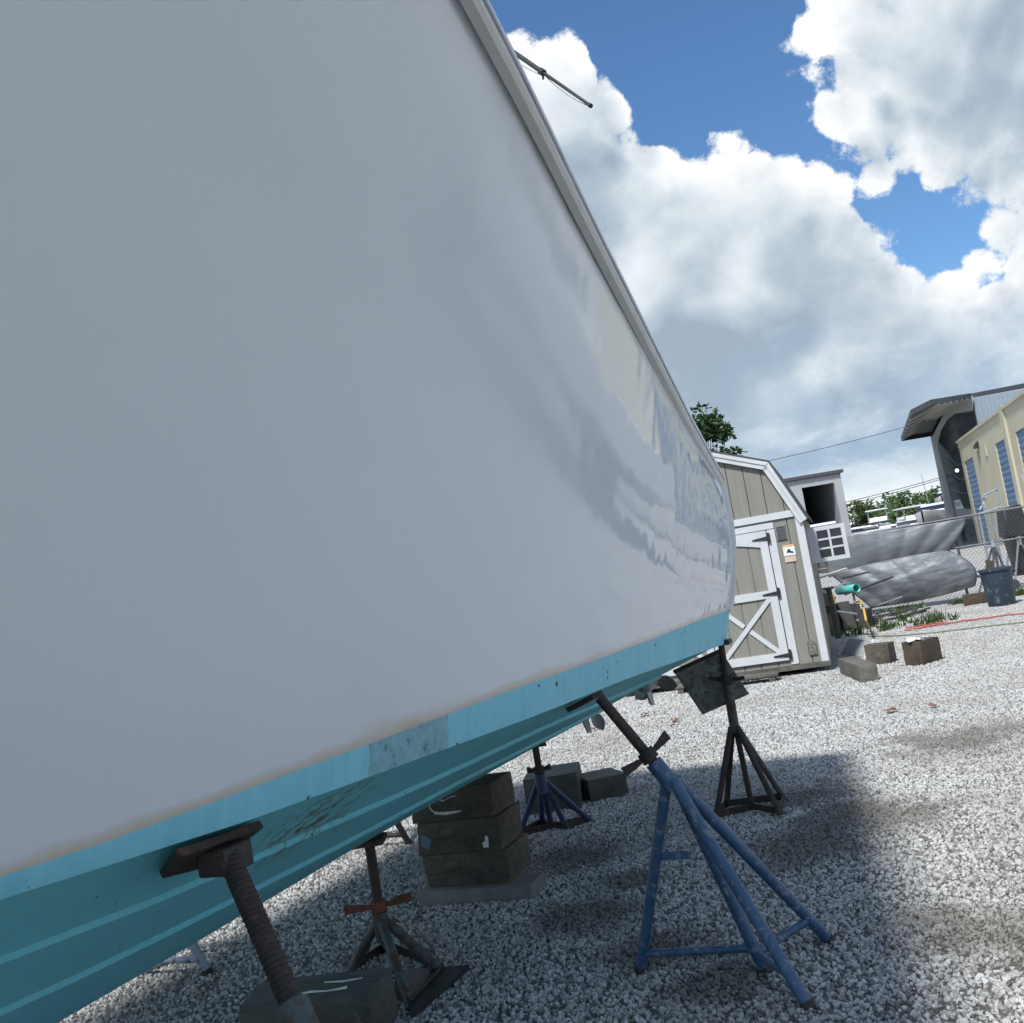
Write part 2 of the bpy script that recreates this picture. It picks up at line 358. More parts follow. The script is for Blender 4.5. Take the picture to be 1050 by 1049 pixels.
def gravel_base(name, far):
    mt, nt, b = new_mat(name)
    geo = N(nt, 'ShaderNodeNewGeometry').outputs['Position']
    vo = N(nt, 'ShaderNodeTexVoronoi', i_Scale=42.0, i_Randomness=1.0); L(nt, geo, vo.inputs['Vector'])
    vo2 = N(nt, 'ShaderNodeTexVoronoi', i_Scale=11.0); L(nt, geo, vo2.inputs['Vector'])
    sep = N(nt, 'ShaderNodeSeparateColor'); L(nt, vo.outputs['Color'], sep.inputs[0])
    c = ramp(nt, sep.outputs[0], [(0.0, (0.11, 0.108, 0.10)), (0.14, (0.25, 0.248, 0.24)), (0.40, (0.42, 0.418, 0.405)), (1.0, (0.56, 0.558, 0.545))])
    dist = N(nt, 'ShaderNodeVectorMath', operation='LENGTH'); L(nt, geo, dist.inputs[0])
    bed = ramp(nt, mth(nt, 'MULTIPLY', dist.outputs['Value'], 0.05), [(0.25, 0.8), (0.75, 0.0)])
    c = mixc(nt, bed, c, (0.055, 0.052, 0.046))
    gap = ramp(nt, vo.outputs['Distance'], [(0.40, 0.0), (0.8, 0.6)])
    c = mixc(nt, gap, c, (0.10, 0.095, 0.085))
    big = noise(nt, geo, 0.55, 5, 0.6)
    c = mixc(nt, ramp(nt, big.outputs['Fac'], [(0.45, 0.0), (0.8, 0.45)]), c, (0.27, 0.255, 0.21))
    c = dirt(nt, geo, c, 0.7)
    L(nt, c, b.inputs['Base Color']); b.inputs['Roughness'].default_value = 0.9
    bump(nt, b, mth(nt, 'SUBTRACT', 1.0, vo.outputs['Distance']), 0.8, 0.02)
    return mt
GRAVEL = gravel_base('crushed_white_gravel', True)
def stone_mat():
    mt, nt, b = new_mat('white_stone')
    rnd = N(nt, 'ShaderNodeObjectInfo').outputs['Random']
    geo = N(nt, 'ShaderNodeNewGeometry').outputs['Position']
    c = ramp(nt, rnd, [(0.0, (0.06, 0.06, 0.055)), (0.12, (0.18, 0.175, 0.165)), (0.3, (0.33, 0.328, 0.318)), (0.6, (0.45, 0.448, 0.438)), (1.0, (0.60, 0.598, 0.59))])
    big = noise(nt, geo, 0.8, 5, 0.6)
    c = mixc(nt, ramp(nt, big.outputs['Fac'], [(0.46, 0.0), (0.72, 0.55)]), c, (0.20, 0.185, 0.155))
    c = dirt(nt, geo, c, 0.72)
    n = noise(nt, geo, 90, 4, 0.6)
    c = mixc(nt, mth(nt, 'MULTIPLY', n.outputs['Fac'], 0.3), c, (0.34, 0.33, 0.31))
    L(nt, c, b.inputs['Base Color']); b.inputs['Roughness'].default_value = 0.85
    bump(nt, b, n.outputs['Fac'], 0.4, 0.004)
    return mt
STONE = stone_mat()
def tarp_mat(name, c1, c2, bs=0.8):
    mt, nt, b = new_mat(name)
    oc = objco(nt)
    n1 = noise(nt, mapping(nt, oc, (1, 1, 2.2)), 2.5, 7, 0.62, 0.6)
    L(nt, ramp(nt, n1.outputs['Fac'], [(0.3, c1), (0.7, c2)]), b.inputs['Base Color'])
    b.inputs['Metallic'].default_value = 0.15; b.inputs['Roughness'].default_value = 0.46
    n2 = noise(nt, mapping(nt, oc, (1, 1, 3), (0, 0.5, 0)), 6, 6, 0.65, 1.2); bump(nt, b, n2.outputs['Fac'], bs, 0.05)
    return mt
TARP = tarp_mat('silver_tarpaulin', (0.13, 0.14, 0.152), (0.17, 0.18, 0.192), 0.14)
TARP2 = tarp_mat('shiny_silver_tarpaulin', (0.11, 0.12, 0.132), (0.19, 0.20, 0.215), 0.3)

# ------------------------------------------------------------------ ground
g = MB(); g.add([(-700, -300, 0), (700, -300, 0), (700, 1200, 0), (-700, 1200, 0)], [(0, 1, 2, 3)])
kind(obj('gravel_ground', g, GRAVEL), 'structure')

def gravel_nodes():
    ng = bpy.data.node_groups.new('gravel_scatter', 'GeometryNodeTree')
    ng.interface.new_socket('Geometry', in_out='INPUT', socket_type='NodeSocketGeometry')
    ng.interface.new_socket('Geometry', in_out='OUTPUT', socket_type='NodeSocketGeometry')
    gi = ng.nodes.new('NodeGroupInput'); go = ng.nodes.new('NodeGroupOutput')
    pos = ng.nodes.new('GeometryNodeInputPosition')
    ln = ng.nodes.new('ShaderNodeVectorMath'); ln.operation = 'LENGTH'; ng.links.new(pos.outputs[0], ln.inputs[0])
    dv = ng.nodes.new('ShaderNodeMath'); dv.operation = 'DIVIDE'; dv.inputs[0].default_value = 5.0; ng.links.new(ln.outputs['Value'], dv.inputs[1])
    pw = ng.nodes.new('ShaderNodeMath'); pw.operation = 'POWER'; pw.inputs[1].default_value = 1.25; ng.links.new(dv.outputs[0], pw.inputs[0])
    mn = ng.nodes.new('ShaderNodeMath'); mn.operation = 'MINIMUM'; mn.inputs[1].default_value = 1.0; ng.links.new(pw.outputs[0], mn.inputs[0])
    ml = ng.nodes.new('ShaderNodeMath'); ml.operation = 'MULTIPLY'; ml.inputs[1].default_value = 7600.0; ng.links.new(mn.outputs[0], ml.inputs[0])
    dp = ng.nodes.new('GeometryNodeDistributePointsOnFaces'); dp.inputs['Seed'].default_value = 3
    ng.links.new(gi.outputs[0], dp.inputs['Mesh']); ng.links.new(ml.outputs[0], dp.inputs['Density'])
    ico = ng.nodes.new('GeometryNodeMeshIcoSphere'); ico.inputs['Radius'].default_value = 0.0070; ico.inputs['Subdivisions'].default_value = 2
    nz = ng.nodes.new('ShaderNodeTexNoise'); nz.inputs['Scale'].default_value = 118.0; nz.inputs['Detail'].default_value = 2.0
    sb = ng.nodes.new('ShaderNodeVectorMath'); sb.operation = 'SUBTRACT'; sb.inputs[1].default_value = (0.5, 0.5, 0.5); ng.links.new(nz.outputs['Color'], sb.inputs[0])
    sc = ng.nodes.new('ShaderNodeVectorMath'); sc.operation = 'SCALE'; sc.inputs['Scale'].default_value = 0.012; ng.links.new(sb.outputs[0], sc.inputs[0])
    sp = ng.nodes.new('GeometryNodeSetPosition'); ng.links.new(ico.outputs['Mesh'], sp.inputs['Geometry']); ng.links.new(sc.outputs[0], sp.inputs['Offset'])
    tr = ng.nodes.new('GeometryNodeTransform'); tr.inputs['Scale'].default_value = (1.15, 0.9, 0.72); ng.links.new(sp.outputs[0], tr.inputs['Geometry'])
    sm = ng.nodes.new('GeometryNodeSetMaterial'); sm.inputs['Material'].default_value = STONE; ng.links.new(tr.outputs[0], sm.inputs['Geometry'])
    rr = ng.nodes.new('FunctionNodeRandomValue'); rr.data_type = 'FLOAT_VECTOR'; rr.inputs[1].default_value = (6.28, 6.28, 6.28)
    rs = ng.nodes.new('FunctionNodeRandomValue'); rs.data_type = 'FLOAT'; rs.inputs[2].default_value = 0.35; rs.inputs[3].default_value = 1.65; rs.inputs['Seed'].default_value = 5
    ip = ng.nodes.new('GeometryNodeInstanceOnPoints')
    ng.links.new(dp.outputs['Points'], ip.inputs['Points']); ng.links.new(sm.outputs[0], ip.inputs['Instance'])
    ng.links.new(rr.outputs[0], ip.inputs['Rotation']); ng.links.new(rs.outputs[1], ip.inputs['Scale'])
    ng.links.new(ip.outputs[0], go.inputs[0])
    return ng
g = MB(); g.add([(-4.0, 1.4, 0.004), (4.6, 1.4, 0.004), (11.6, 19.6, 0.004), (-7.0, 14.5, 0.004)], [(0, 1, 2, 3)])
gs = obj('loose_gravel', g, STONE)
gs.location = (0, 0, 0)
for v in gs.data.vertices: v.co = g.v[v.index]
md = gs.modifiers.new('scatter', 'NODES'); md.node_group = gravel_nodes()
kind(gs, 'stuff')

pv = MB(); pv.prism([(5.0, 24.6, -0.05), (16.0, 19.0, -0.05), (40, 12, -0.05), (60, 120, -0.05), (10, 120, -0.05)], (0, 0, 0.056))
kind(obj('concrete_apron', pv, CONCRETE), 'structure')

# ------------------------------------------------------------------ the boat
HB = R(21)
EN = Vector((math.cos(HB), -math.sin(HB), 0)); EU = Vector((-math.sin(HB), -math.cos(HB), 0))
B0 = Vector((1.12, 6.15, 0)) - EN * 1.20            # transom centre on the ground
def BP(u, n, z): return B0 + EU * u + EN * n + Vector((0, 0, z))     # n measured from the centre line
def curve(xs, ys):
    n = len(xs); d = [(ys[i + 1] - ys[i]) / (xs[i + 1] - xs[i]) for i in range(n - 1)]
    t = [d[0]] + [0 if d[i - 1] * d[i] <= 0 else 2 * d[i - 1] * d[i] / (d[i - 1] + d[i]) for i in range(1, n - 1)] + [d[-1]]
    def f(x):
        if x <= xs[0]: return ys[0] + t[0] * (x - xs[0])
        if x >= xs[-1]: return ys[-1] + t[-1] * (x - xs[-1])
        for i in range(n - 1):
            if x <= xs[i + 1]: break
        h = xs[i + 1] - xs[i]; s = (x - xs[i]) / h
        return (2*s**3 - 3*s*s + 1) * ys[i] + (s**3 - 2*s*s + s) * h * t[i] + (-2*s**3 + 3*s*s) * ys[i + 1] + (s**3 - s*s) * h * t[i + 1]
    return f
HULLW = hull_white()
STRIPE = hull_paint('light_blue_boot_stripe', (0.18, 0.55, 0.68), (0.24, 0.62, 0.74), True, 0.32, (0.42, 0.68, 0.75))
BOTTOM = bottom_paint()

c_n = curve([0, 1.2, 2.35, 2.86, 3.71, 4.24, 4.70, 5.4, 6.4, 7.4, 8.2], [1.20, 1.20, 1.15, 1.10, 0.955, 0.85, 0.68, 0.50, 0.29, 0.11, 0.03])
c_z = curve([0, 1.16, 2.35, 4.7, 6.0, 7.4, 8.2], [1.02, 1.066, 1.10, 1.105, 1.20, 1.42, 1.62])
s_z = curve([0, 1.1, 2.86, 3.7, 4.24, 4.71, 6.0, 7.4, 8.2], [1.21, 1.218, 1.212, 1.19, 1.172, 1.145, 1.25, 1.47, 1.67])
g_n = curve([0, 1.5, 3.0, 4.3, 4.9, 5.8, 6.8, 7.8, 8.8, 9.3], [1.325, 1.46, 1.595, 1.712, 1.75, 1.71, 1.50, 1.12, 0.50, 0.05])
g_z = curve([0, 1.5, 3.0, 4.3, 6, 8, 9.3], [2.008, 2.285, 2.563, 2.80, 3.05, 3.22, 3.28])
k_z = curve([0, 2, 3.9, 5.0, 6.2, 7.3, 8.2], [0.580, 0.592, 0.576, 0.60, 0.78, 1.14, 1.60])
US = [0, 0.15, 0.35, 0.6, 0.9, 1.2, 1.5, 1.8, 2.1, 2.4, 2.7, 3.0, 3.3, 3.6, 3.9, 4.2, 4.5, 4.8, 5.1, 5.5, 6.0, 6.5, 7.0, 7.5, 7.9, 8.18]
def rake(u, z): return -0.13 * min(1.0, max(0.0, (z - 1.02) / 0.22)) ** 0.7 * max(0.0, 1 - u / 1.2)
def stem(u, z):     # the bow leans forward above the waterline
    w = max(0.0, (u - 5.0) / 3.2); return w * w * 1.1 * max(0.0, (z - c_z(u)) / (g_z(u) - c_z(u)))
def side(u, t):
    n0, n1 = c_n(u) + 0.018 + 0.022 * max(0, 1 - u), g_n(min(9.25, u + stem(u, g_z(u))))
    bul = 0.05 - 0.045 * min(u, 4.5)/2.2
    z = s_z(u) + (g_z(u) - s_z(u)) * t
    return n0 + (n1 - n0) * t + bul * 4 * t * (1 - t), z
NT = 14
boat = thing('motor_boat', 'large white boat with light blue stripe and teal bottom, hauled out on jack stands', 'boat', tuple(B0))
def hullgrid(name, rows, mat, thick=0.0, sm=60):
    """rows(u) -> list of (n, z, v); built for both sides of the boat as one mesh"""
    mb = MB(); mb.uv = []
    for sgn in (1, -1):
        P = []; 
        for u in US:
            row = []
            for (n, z, v) in rows(u):
                row.append(BP(u + rake(u, z) + stem(u, z), sgn * n, z)); mb.uv.append((u + (0 if sgn > 0 else 40), v))
            P.append(row)
        r = len(P); c = len(P[0])
        fs = []
        for i in range(r - 1):
            for j in range(c - 1):
                q = (i * c + j, (i + 1) * c + j, (i + 1) * c + j + 1, i * c + j + 1)
                fs.append(q if sgn > 0 else q[::-1])
        mb.add([p for row in P for p in row], fs)
    return obj(name, mb, mat, boat, smooth=sm)
def topside(u):
    return [(*side(u, j / NT), side(u, j / NT)[1] - s_z(u)) for j in range(NT + 1)]
hullgrid('topside', topside, HULLW)
def stripe_rows(u):
    return [(c_n(u), c_z(u), c_z(u) - s_z(u)), (c_n(u) + 0.012 + 0.013 * max(0, 1 - u), (c_z(u) + s_z(u)) / 2, (c_z(u) - s_z(u)) / 2), (c_n(u) + 0.0185 + 0.022 * max(0, 1 - u), s_z(u) + 0.001, 0.0)]
st = hullgrid('boot_stripe', stripe_rows, STRIPE)
def bottom_rows(u):
    cn_, cz_, kz_ = c_n(u), c_z(u), k_z(u)
    ci = max(0.012, cn_ - 0.055)
    rows = [(0.0, kz_, 0)]
    step = 0.018 * min(1.0, cn_ / 0.8)
    drop = cz_ - 0.004 - kz_ - 2 * step
    z = kz_
    fr = [0.0, 0.38, 0.68, 1.0]
    for a in range(3):
        za = z; zb = z + drop * (fr[a + 1] - fr[a])
        for q in (0.33, 0.66, 1.0): rows.append((ci * (fr[a] + (fr[a + 1] - fr[a]) * q), za + (zb - za) * q, 0))
        z = zb
        if a < 2: z += step; rows.append((ci * fr[a + 1] + 0.008, z, 0))
    rows.append((cn_, cz_, 0))
    return rows
hullgrid('bottom', bottom_rows, BOTTOM, sm=14)
# transom
mb = MB(); mb.uv = []
prof = [(n, z) for (n, z, v) in bottom_rows(0)] + [(n, z) for (n, z, v) in stripe_rows(0)][1:] + [(n, z) for (n, z, v) in topside(0)][1:]
half = [BP(rake(0, z) + 0.004, n, z) for n, z in prof]; other = [BP(rake(0, z) + 0.004, -n, z) for n, z in prof]
k = len(prof); vs = half + other
mb.add(vs, [(i, i + 1, k + i + 1, k + i) for i in range(k - 1)]); mb.uv = [(0, p[1] - 1.21) for p in prof] * 2
tr = obj('transom', mb, HULLW, boat, smooth=30)
tr.data.materials.append(BOTTOM)
for p in tr.data.polygons:
    if p.center.z < 1.21: p.material_index = 1
# rounded corner trim where the side meets the transom
for sgn in (1, -1):
    mb = MB(); mb.tube([BP(rake(0, z) + 0.004, sgn * (n - 0.008), z) for n, z in prof if z > 1.21], 0.028, 10)
    obj('corner_moulding', mb, RAILM, boat)
# deck and rub rail
mb = MB()
P = []
for u in US:
    z = g_z(u); uu = u + rake(u, z) + stem(u, z); n = side(u, 1)[0]
    P.append([BP(uu, n * q, z + 0.005 + 0.05 * (1 - q * q)) for q in (-1, -0.8, -0.4, 0, 0.4, 0.8, 1)])
mb.grid(P); obj('deck', mb, BOATWHITE, boat, smooth=60)
def railpath(dn, dz):
    out = {1: [], -1: []}
    for sgn in (1, -1):
        for u in US:
            z = g_z(u); out[sgn].append(BP(u + rake(u, z) + stem(u, z), sgn * (side(u, 1)[0] + dn), z + dz))
    return out
for sgn in (1, -1):
    mb = MB()
    prof_r = [(-0.012, -0.052), (0.012, -0.050), (0.023, -0.040), (0.023, 0.012), (0.018, 0.042), (0.0, 0.052), (-0.03, 0.05)]
    lines = [railpath(a, b)[sgn] for a, b in prof_r]
    mb.grid([[lines[j][i] for j in range(len(prof_r))] for i in range(len(US))])
    rr_ = obj('rub_rail', mb, RAILM, boat, smooth=32)
    mb = MB(); mb.tube(railpath(0.023, -0.016)[sgn], 0.0065, 8); obj('rail_insert', mb, GALV, rr_)
mb = MB(); z = g_z(0); uu = rake(0, z)
mb.bar(BP(uu - 0.01, -g_n(0) + 0.02, z + 0.015), BP(uu - 0.01, g_n(0) - 0.02, z + 0.015), 0.06, 0.075); obj('transom_cap', mb, RAILM, boat, bevel=0.02)
# outrigger rod swung out over the side
a = at(536, 60, 2.9); b = at(605, 108, 2.62)
a0 = a + (a - b) * 0.9
rod = MB(); rod.tube([a0, a + (b - a) * 0.30], 0.0068, 10); rod.tube([a + (b - a) * 0.28, b], [0.0050, 0.0040], 10)
ro = obj('outrigger_rod', rod, BLACK, boat)
mb = MB(); p = a + (b - a) * 0.31; d = (b - a).normalized()
mb.tube([p - d * 0.012, p + d * 0.012], 0.0095, 12); mb.tube([p, p - Vector((0, 0, 0.022))], 0.003, 8)
obj('rod_ferrule', mb, BLACK, ro)
mb = MB(); mb.tube([b - d * 0.004, b + d * 0.006], 0.006, 10); obj('rod_tip', mb, BLACK, ro)
mb = MB(); mb.tube([a0 + (p - a0) * q - Vector((0, 0, 0.012 + 0.02 * math.sin(q * math.pi))) for q in (0, .2, .4, .6, .8, 1)], 0.0012, 6)
mb.tube([p + (b - p) * q - Vector((0, 0, 0.014 * math.sin(q * math.pi) + 0.004)) for q in (0, .25, .5, .75, 1)], 0.0012, 6)
obj('halyard', mb, GALV, ro)
mb = MB(); zz = g_z(2.6); foot = BP(2.9, g_n(2.9) - 0.25, zz + 0.05); mb.tube([foot, a0], 0.02, 10); mb.tube([foot - Vector((0, 0, .03)), foot + Vector((0, 0, .02))], 0.05, 14)
obj('rod_mount', mb, GALV, ro)
# trim tabs hanging from the transom
for sgn in (1, -1):
    e = 0.03
    h0 = BP(-0.01, sgn * 1.165, 0.985); h1 = BP(-0.01, sgn * 0.86, 0.895)
    dn = (EU * -0.15 + Vector((0, 0, -0.31)) + EN * sgn * 0.10)
    dn = dn.normalized() * 0.34
    mb = MB(); mb.prism([h0, h1, h1 + dn, h0 + dn], EU * -0.012)
    tab = obj('trim_tab', mb, TABM, boat, bevel=0.004)
    mb = MB(); mb.bar((h0 + h1) / 2 + dn * 0.08 - EU * 0.02, (h0 + h1) / 2 + dn * 0.9 - EU * 0.02, 0.02, 0.016, EU); obj('stiffener', mb, TABM, tab)
    mb = MB(); mb.tube([h0 + EU * -0.004, h1 + EU * -0.004], 0.012, 8); obj('tab_hinge', mb, DARKRUST, tab)
# two propellers on their drives
def blade(mb, c, ax, ang, r, w, pitch):
    x = ax.cross(Vector((0, 0, 1))).normalized(); y = ax.cross(x)
    rd = x * math.cos(ang) + y * math.sin(ang); tg = ax.cross(rd)
    P = []
    for i in range(9):
        s = i / 8; ww = w * (0.45 + 1.1 * math.sin(math.pi * min(1, s * 0.9 + 0.08)) ** 0.8) * (1 if s < 0.97 else 0.6) * (1 - 0.75 * s ** 5); tw = pitch * (1 - 0.45 * s)
        dr = tg * math.cos(tw) + ax * math.sin(tw)
        P.append([c + rd * (0.035 + (r - 0.035) * s) + dr * ww * q for q in (-0.5, -0.25, 0, 0.25, 0.5)])
    mb.grid(P)
for px_, py_, D_, a0_ in ((667, 698, 6.48, 0.35), (603, 727, 6.75, 1.15)):
    hub = at(px_, py_, D_); ax = -EU
    nn = (hub - B0).dot(EN)
    mb = MB(); top = BP(-0.02, nn, hub.z + 0.05); 
    mb.lathe(hub + EU * 0.24, [(0.0, 0), (0.03, .012), (0.05, .06), (0.055, .14), (0.05, .22)], ax, 18)
    mb.hexa([hub + EU * 0.22 - EN * 0.012, hub + EU * 0.05 - EN * 0.012, hub + EU * 0.05 + EN * 0.012, hub + EU * 0.22 + EN * 0.012,
             BP(0.05, nn - 0.02, hub.z + 0.14), BP(-0.12, nn - 0.02, hub.z + 0.2), BP(-0.12, nn + 0.02, hub.z + 0.2), BP(0.05, nn + 0.02, hub.z + 0.14)])
    mb.prism([hub + EU * 0.20 - EN * 0.006, hub + EU * 0.05 - EN * 0.006, hub + EU * 0.02 - Vector((0, 0, 0.15)) - EN * 0.006, hub + EU * 0.08 - Vector((0, 0, 0.14)) - EN * 0.006], EN * 0.012)
    dr = obj('drive_leg', mb, SILVER, boat, smooth=50)
    mb = MB(); mb.lathe(hub, [(0.046, -0.01), (0.05, 0.0), (0.048, 0.05), (0.040, 0.085), (0.030, 0.088), (0.026, 0.06)], ax, 20)
    for q in range(3): blade(mb, hub + ax * 0.04, ax, a0_ + q * 2 * math.pi / 3, 0.165, 0.085, 0.75)
    obj('propeller', mb, BRONZE if px_ > 620 else SILVER, dr, solid=0.006, smooth=50)

# ------------------------------------------------------------------ jack stands
STG = 'boat jack stands under the hull'
def ring(mb, c, ax, r, h):
    mb.lathe(c - ax * h / 2, [(r * 0.7, 0), (r, 0), (r, h), (r * 0.7, h)], ax, 16)
def wing_handle(mb, c, ax, dirv, ln=0.088, w=0.020):
    dirv = (dirv - ax * dirv.dot(ax)).normalized(); sd = ax.cross(dirv).normalized()
    for s in (1, -1):
        a = c + dirv * s * 0.024; b = c + dirv * s * (0.024 + ln) + ax * 0.012
        e = dirv * s
        mb.hexa([a - sd * .007 - ax * .009, b - sd * .006 - ax * w, b + sd * .006 - ax * w, a + sd * .007 - ax * .009,
                 a - sd * .007 + ax * .009, b - sd * .006 + ax * w, b + sd * .006 + ax * w, a + sd * .007 + ax * .009])
    mb.tube([c - ax * 0.022, c + ax * 0.022], 0.034, 14)
def screw(mb, a, b, r, pitch):
    a = Vector(a); b = Vector(b); d = b - a; n = max(4, int(d.length / pitch))
    pts = []; rs = []
    for i in range(n):
        for q, rr in ((0.0, r * 0.88), (0.25, r), (0.6, r), (0.85, r * 0.88)):
            pts.append(a + d * ((i + q) / n)); rs.append(rr)
    pts.append(b); rs.append(r * 0.88)
    mb.tube(pts, rs, 14)

FEET = ((-0.07, -0.09), (0.41, -0.05), (0.60, 0.25), (0.62, -0.34))
def bilge_stand(label, pad, out, fwd, mats, junc=(0.19, 0.03), jz=0.72, feet=None, thread=False, rp=0.021, cat='jack stand', hoff=0.03, hdir=None):
    """pad under the chine, screw leaning outboard, four tube legs and braces"""
    pad = Vector(pad); base = Vector((pad.x, pad.y, 0)) + out * 0.35
    st_ = thing('jack_stand', label, cat, (base.x, base.y, 0), STG)
    P = lambda n, u, z=0.0: Vector((pad.x, pad.y, 0)) + out * n + fwd * u + Vector((0, 0, z))
    j = P(junc[0], junc[1], jz) if feet is None else feet[0]
    F_ = [P(a, b, 0.0) for a, b in FEET] if feet is None else feet[1]
    ax = (pad - j).normalized()
    leg, scr, hnd = mats
    neck = j + ax * 0.10
    mb = MB()
    if thread: screw(mb, neck - ax * 0.05, pad - ax * 0.03, rp, 0.0125)
    else: mb.tube([neck - ax * 0.05, pad - ax * 0.02], rp, 12)
    obj('screw', mb, scr, st_)
    mb = MB(); mb.tube([j - ax * 0.02, neck], 0.033, 14); obj('collar', mb, leg, st_)
    mb = MB(); hh = neck + ax * hoff; wing_handle(mb, hh, ax, hdir or Vector((1, 0.1, -0.10))); obj('handle', mb, hnd, st_, bevel=0.003)
    for i, f in enumerate(F_):
        mb = MB(); top = j + (Vector((f.x, f.y, 0)) - Vector((j.x, j.y, 0))).normalized() * 0.016
        d = (f - top).normalized()
        mb.tube([top + Vector((0, 0, .01)), f - d * 0.0 + Vector((0, 0, 0.006))], 0.023 if i else 0.021, 12)
        lg = obj('leg', mb, leg, st_)
        mb = MB(); mb.tube([f - d * 0.02 + Vector((0, 0, .006)), f + Vector((0, 0, 0.004)) + d * 0.003], 0.025, 12); obj('leg_foot', mb, DARKRUST, lg)
    def along(f, s): return f + (j - f) * s
    for (a, b) in ((0, 1), (1, 2), (1, 3)):
        mb = MB(); mb.tube([along(F_[a], 0.10), along(F_[b], 0.14 if b != 1 else 0.13)], 0.015, 10); obj('brace', mb, leg, st_)
    mb = MB(); m1 = along(F_[0], 0.62); m2 = along(F_[1], 0.62); mb.bar(m1, m1 + (m2 - m1) * 0.62, 0.006, 0.03); obj('chain_plate', mb, leg, st_)
    return st_, ax, j
def pad_plate(st_, u, n_out, n_in, l, mat, trap=0.7, sgn=1):
    """flat pad lying against the bottom paint"""
    P_ = lambda uu, nn: BP(uu, sgn * nn, hullz(uu, nn))
    q = [P_(u - l, n_out), P_(u + l, n_out), P_(u + l * trap, n_in), P_(u - l * 0.85, n_in)]
    nrm = (q[1] - q[0]).cross(q[3] - q[0]).normalized()
    if nrm.z > 0: nrm = -nrm
    mb = MB(); mb.prism([p + nrm * 0.008 for p in q], nrm * 0.02)
    return obj('pad', mb, mat, st_, bevel=0.003)
def hullz(u, n):
    rows = bottom_rows(u); n = abs(n)
    for (n0, z0, _), (n1, z1, _) in zip(rows, rows[1:]):
        if n0 <= n <= n1 and n1 > n0: return z0 + (z1 - z0) * (n - n0) / (n1 - n0)
    return rows[-1][1]
padB = BP(2.35, 1.15 - 0.03, 1.085)
stB, axB, jB = bilge_stand('blue four legged jack stand under the middle of the boat, standing clear in the foreground', padB, EN, EU, (BLUE, DARKRUST, DARKRUST), feet=(at(688, 803, 3.92), [gr(657, 997), gr(785, 998), gr(830, 1035), gr(851, 966)]))
pad_plate(stB, 2.35, 1.12, 1.0, 0.07, DARKRUST)
padN = BP(4.22, 0.80, 1.06)
fb = [BP(4.22 + b, 0.85 + a, 0) for a, b in FEET]
jN = at(300, 1030, 2.13)
stN, axN, jN = bilge_stand('nearest jack stand with a thick threaded rusty screw and black plate under the boat', padN, EN, EU, (GREENSTEEL, RUSTDK, DARKRUST), feet=(jN + (jN - padN).normalized() * 0.10, fb), thread=True, rp=0.0255, hoff=-0.13, hdir=EN)
pl = pad_plate(stN, 4.24, 0.81, 0.68, 0.145, DARKRUST, 0.45)
mb = MB(); c0 = padN + Vector((0, 0, -0.03)); mb.box(c0, (0.10, 0.08, 0.06), (EU, EN, Vector((0, 0, 1)))); obj('pad_bracket', mb, RUSTDK, stN, bevel=0.006)
# stern port stand: double legs, upright
padS = at(739, 659, 6.17)
S_ = thing('jack_stand', 'upright rusty jack stand with five thin legs at the stern corner of the boat', 'jack stand', tuple(Vector((1.12, 6.3, 0))), STG)
jS = at(753, 745, 6.25); up = Vector((0, 0, 1))
axS = (padS - jS).normalized()
mb = MB(); mb.tube([jS + axS * 0.10, padS], 0.019, 12); obj('screw', mb, DARKRUST, S_)
mb = MB(); mb.tube([jS - axS * 0.03, jS + axS * 0.26], 0.029, 14); obj('collar', mb, GREENSTEEL, S_)
mb = MB(); wing_handle(mb, jS + axS * 0.29, axS, EN + EU * 0.25, 0.09, 0.012); obj('handle', mb, DARKRUST, S_, bevel=0.002)
mb = MB(); mb.box(padS + Vector((0, 0, 0.0)), (0.11, 0.12, 0.03), (EU, EN, up)); obj('pad', mb, BLACK, S_, bevel=0.004)
sf = [gr(734, 841), gr(745, 829), gr(772, 832), gr(801, 837), gr(805, 821)]
for i, f in enumerate(sf):
    mb = MB(); mb.tube([jS + (Vector((f.x - jS.x, f.y - jS.y, 0))).normalized() * 0.02, f + Vector((0, 0, 0.004))], 0.018, 10); obj('leg', mb, GREENSTEEL if i == 4 else DARKRUST, S_)
for a, b in ((0, 1), (0, 2), (3, 4), (2, 3), (1, 4)):
    mb = MB(); mb.bar(sf[a] + Vector((0, 0, 0.03)), sf[b] + Vector((0, 0, 0.03)), 0.006, 0.04); obj('brace', mb, DARKRUST, S_)
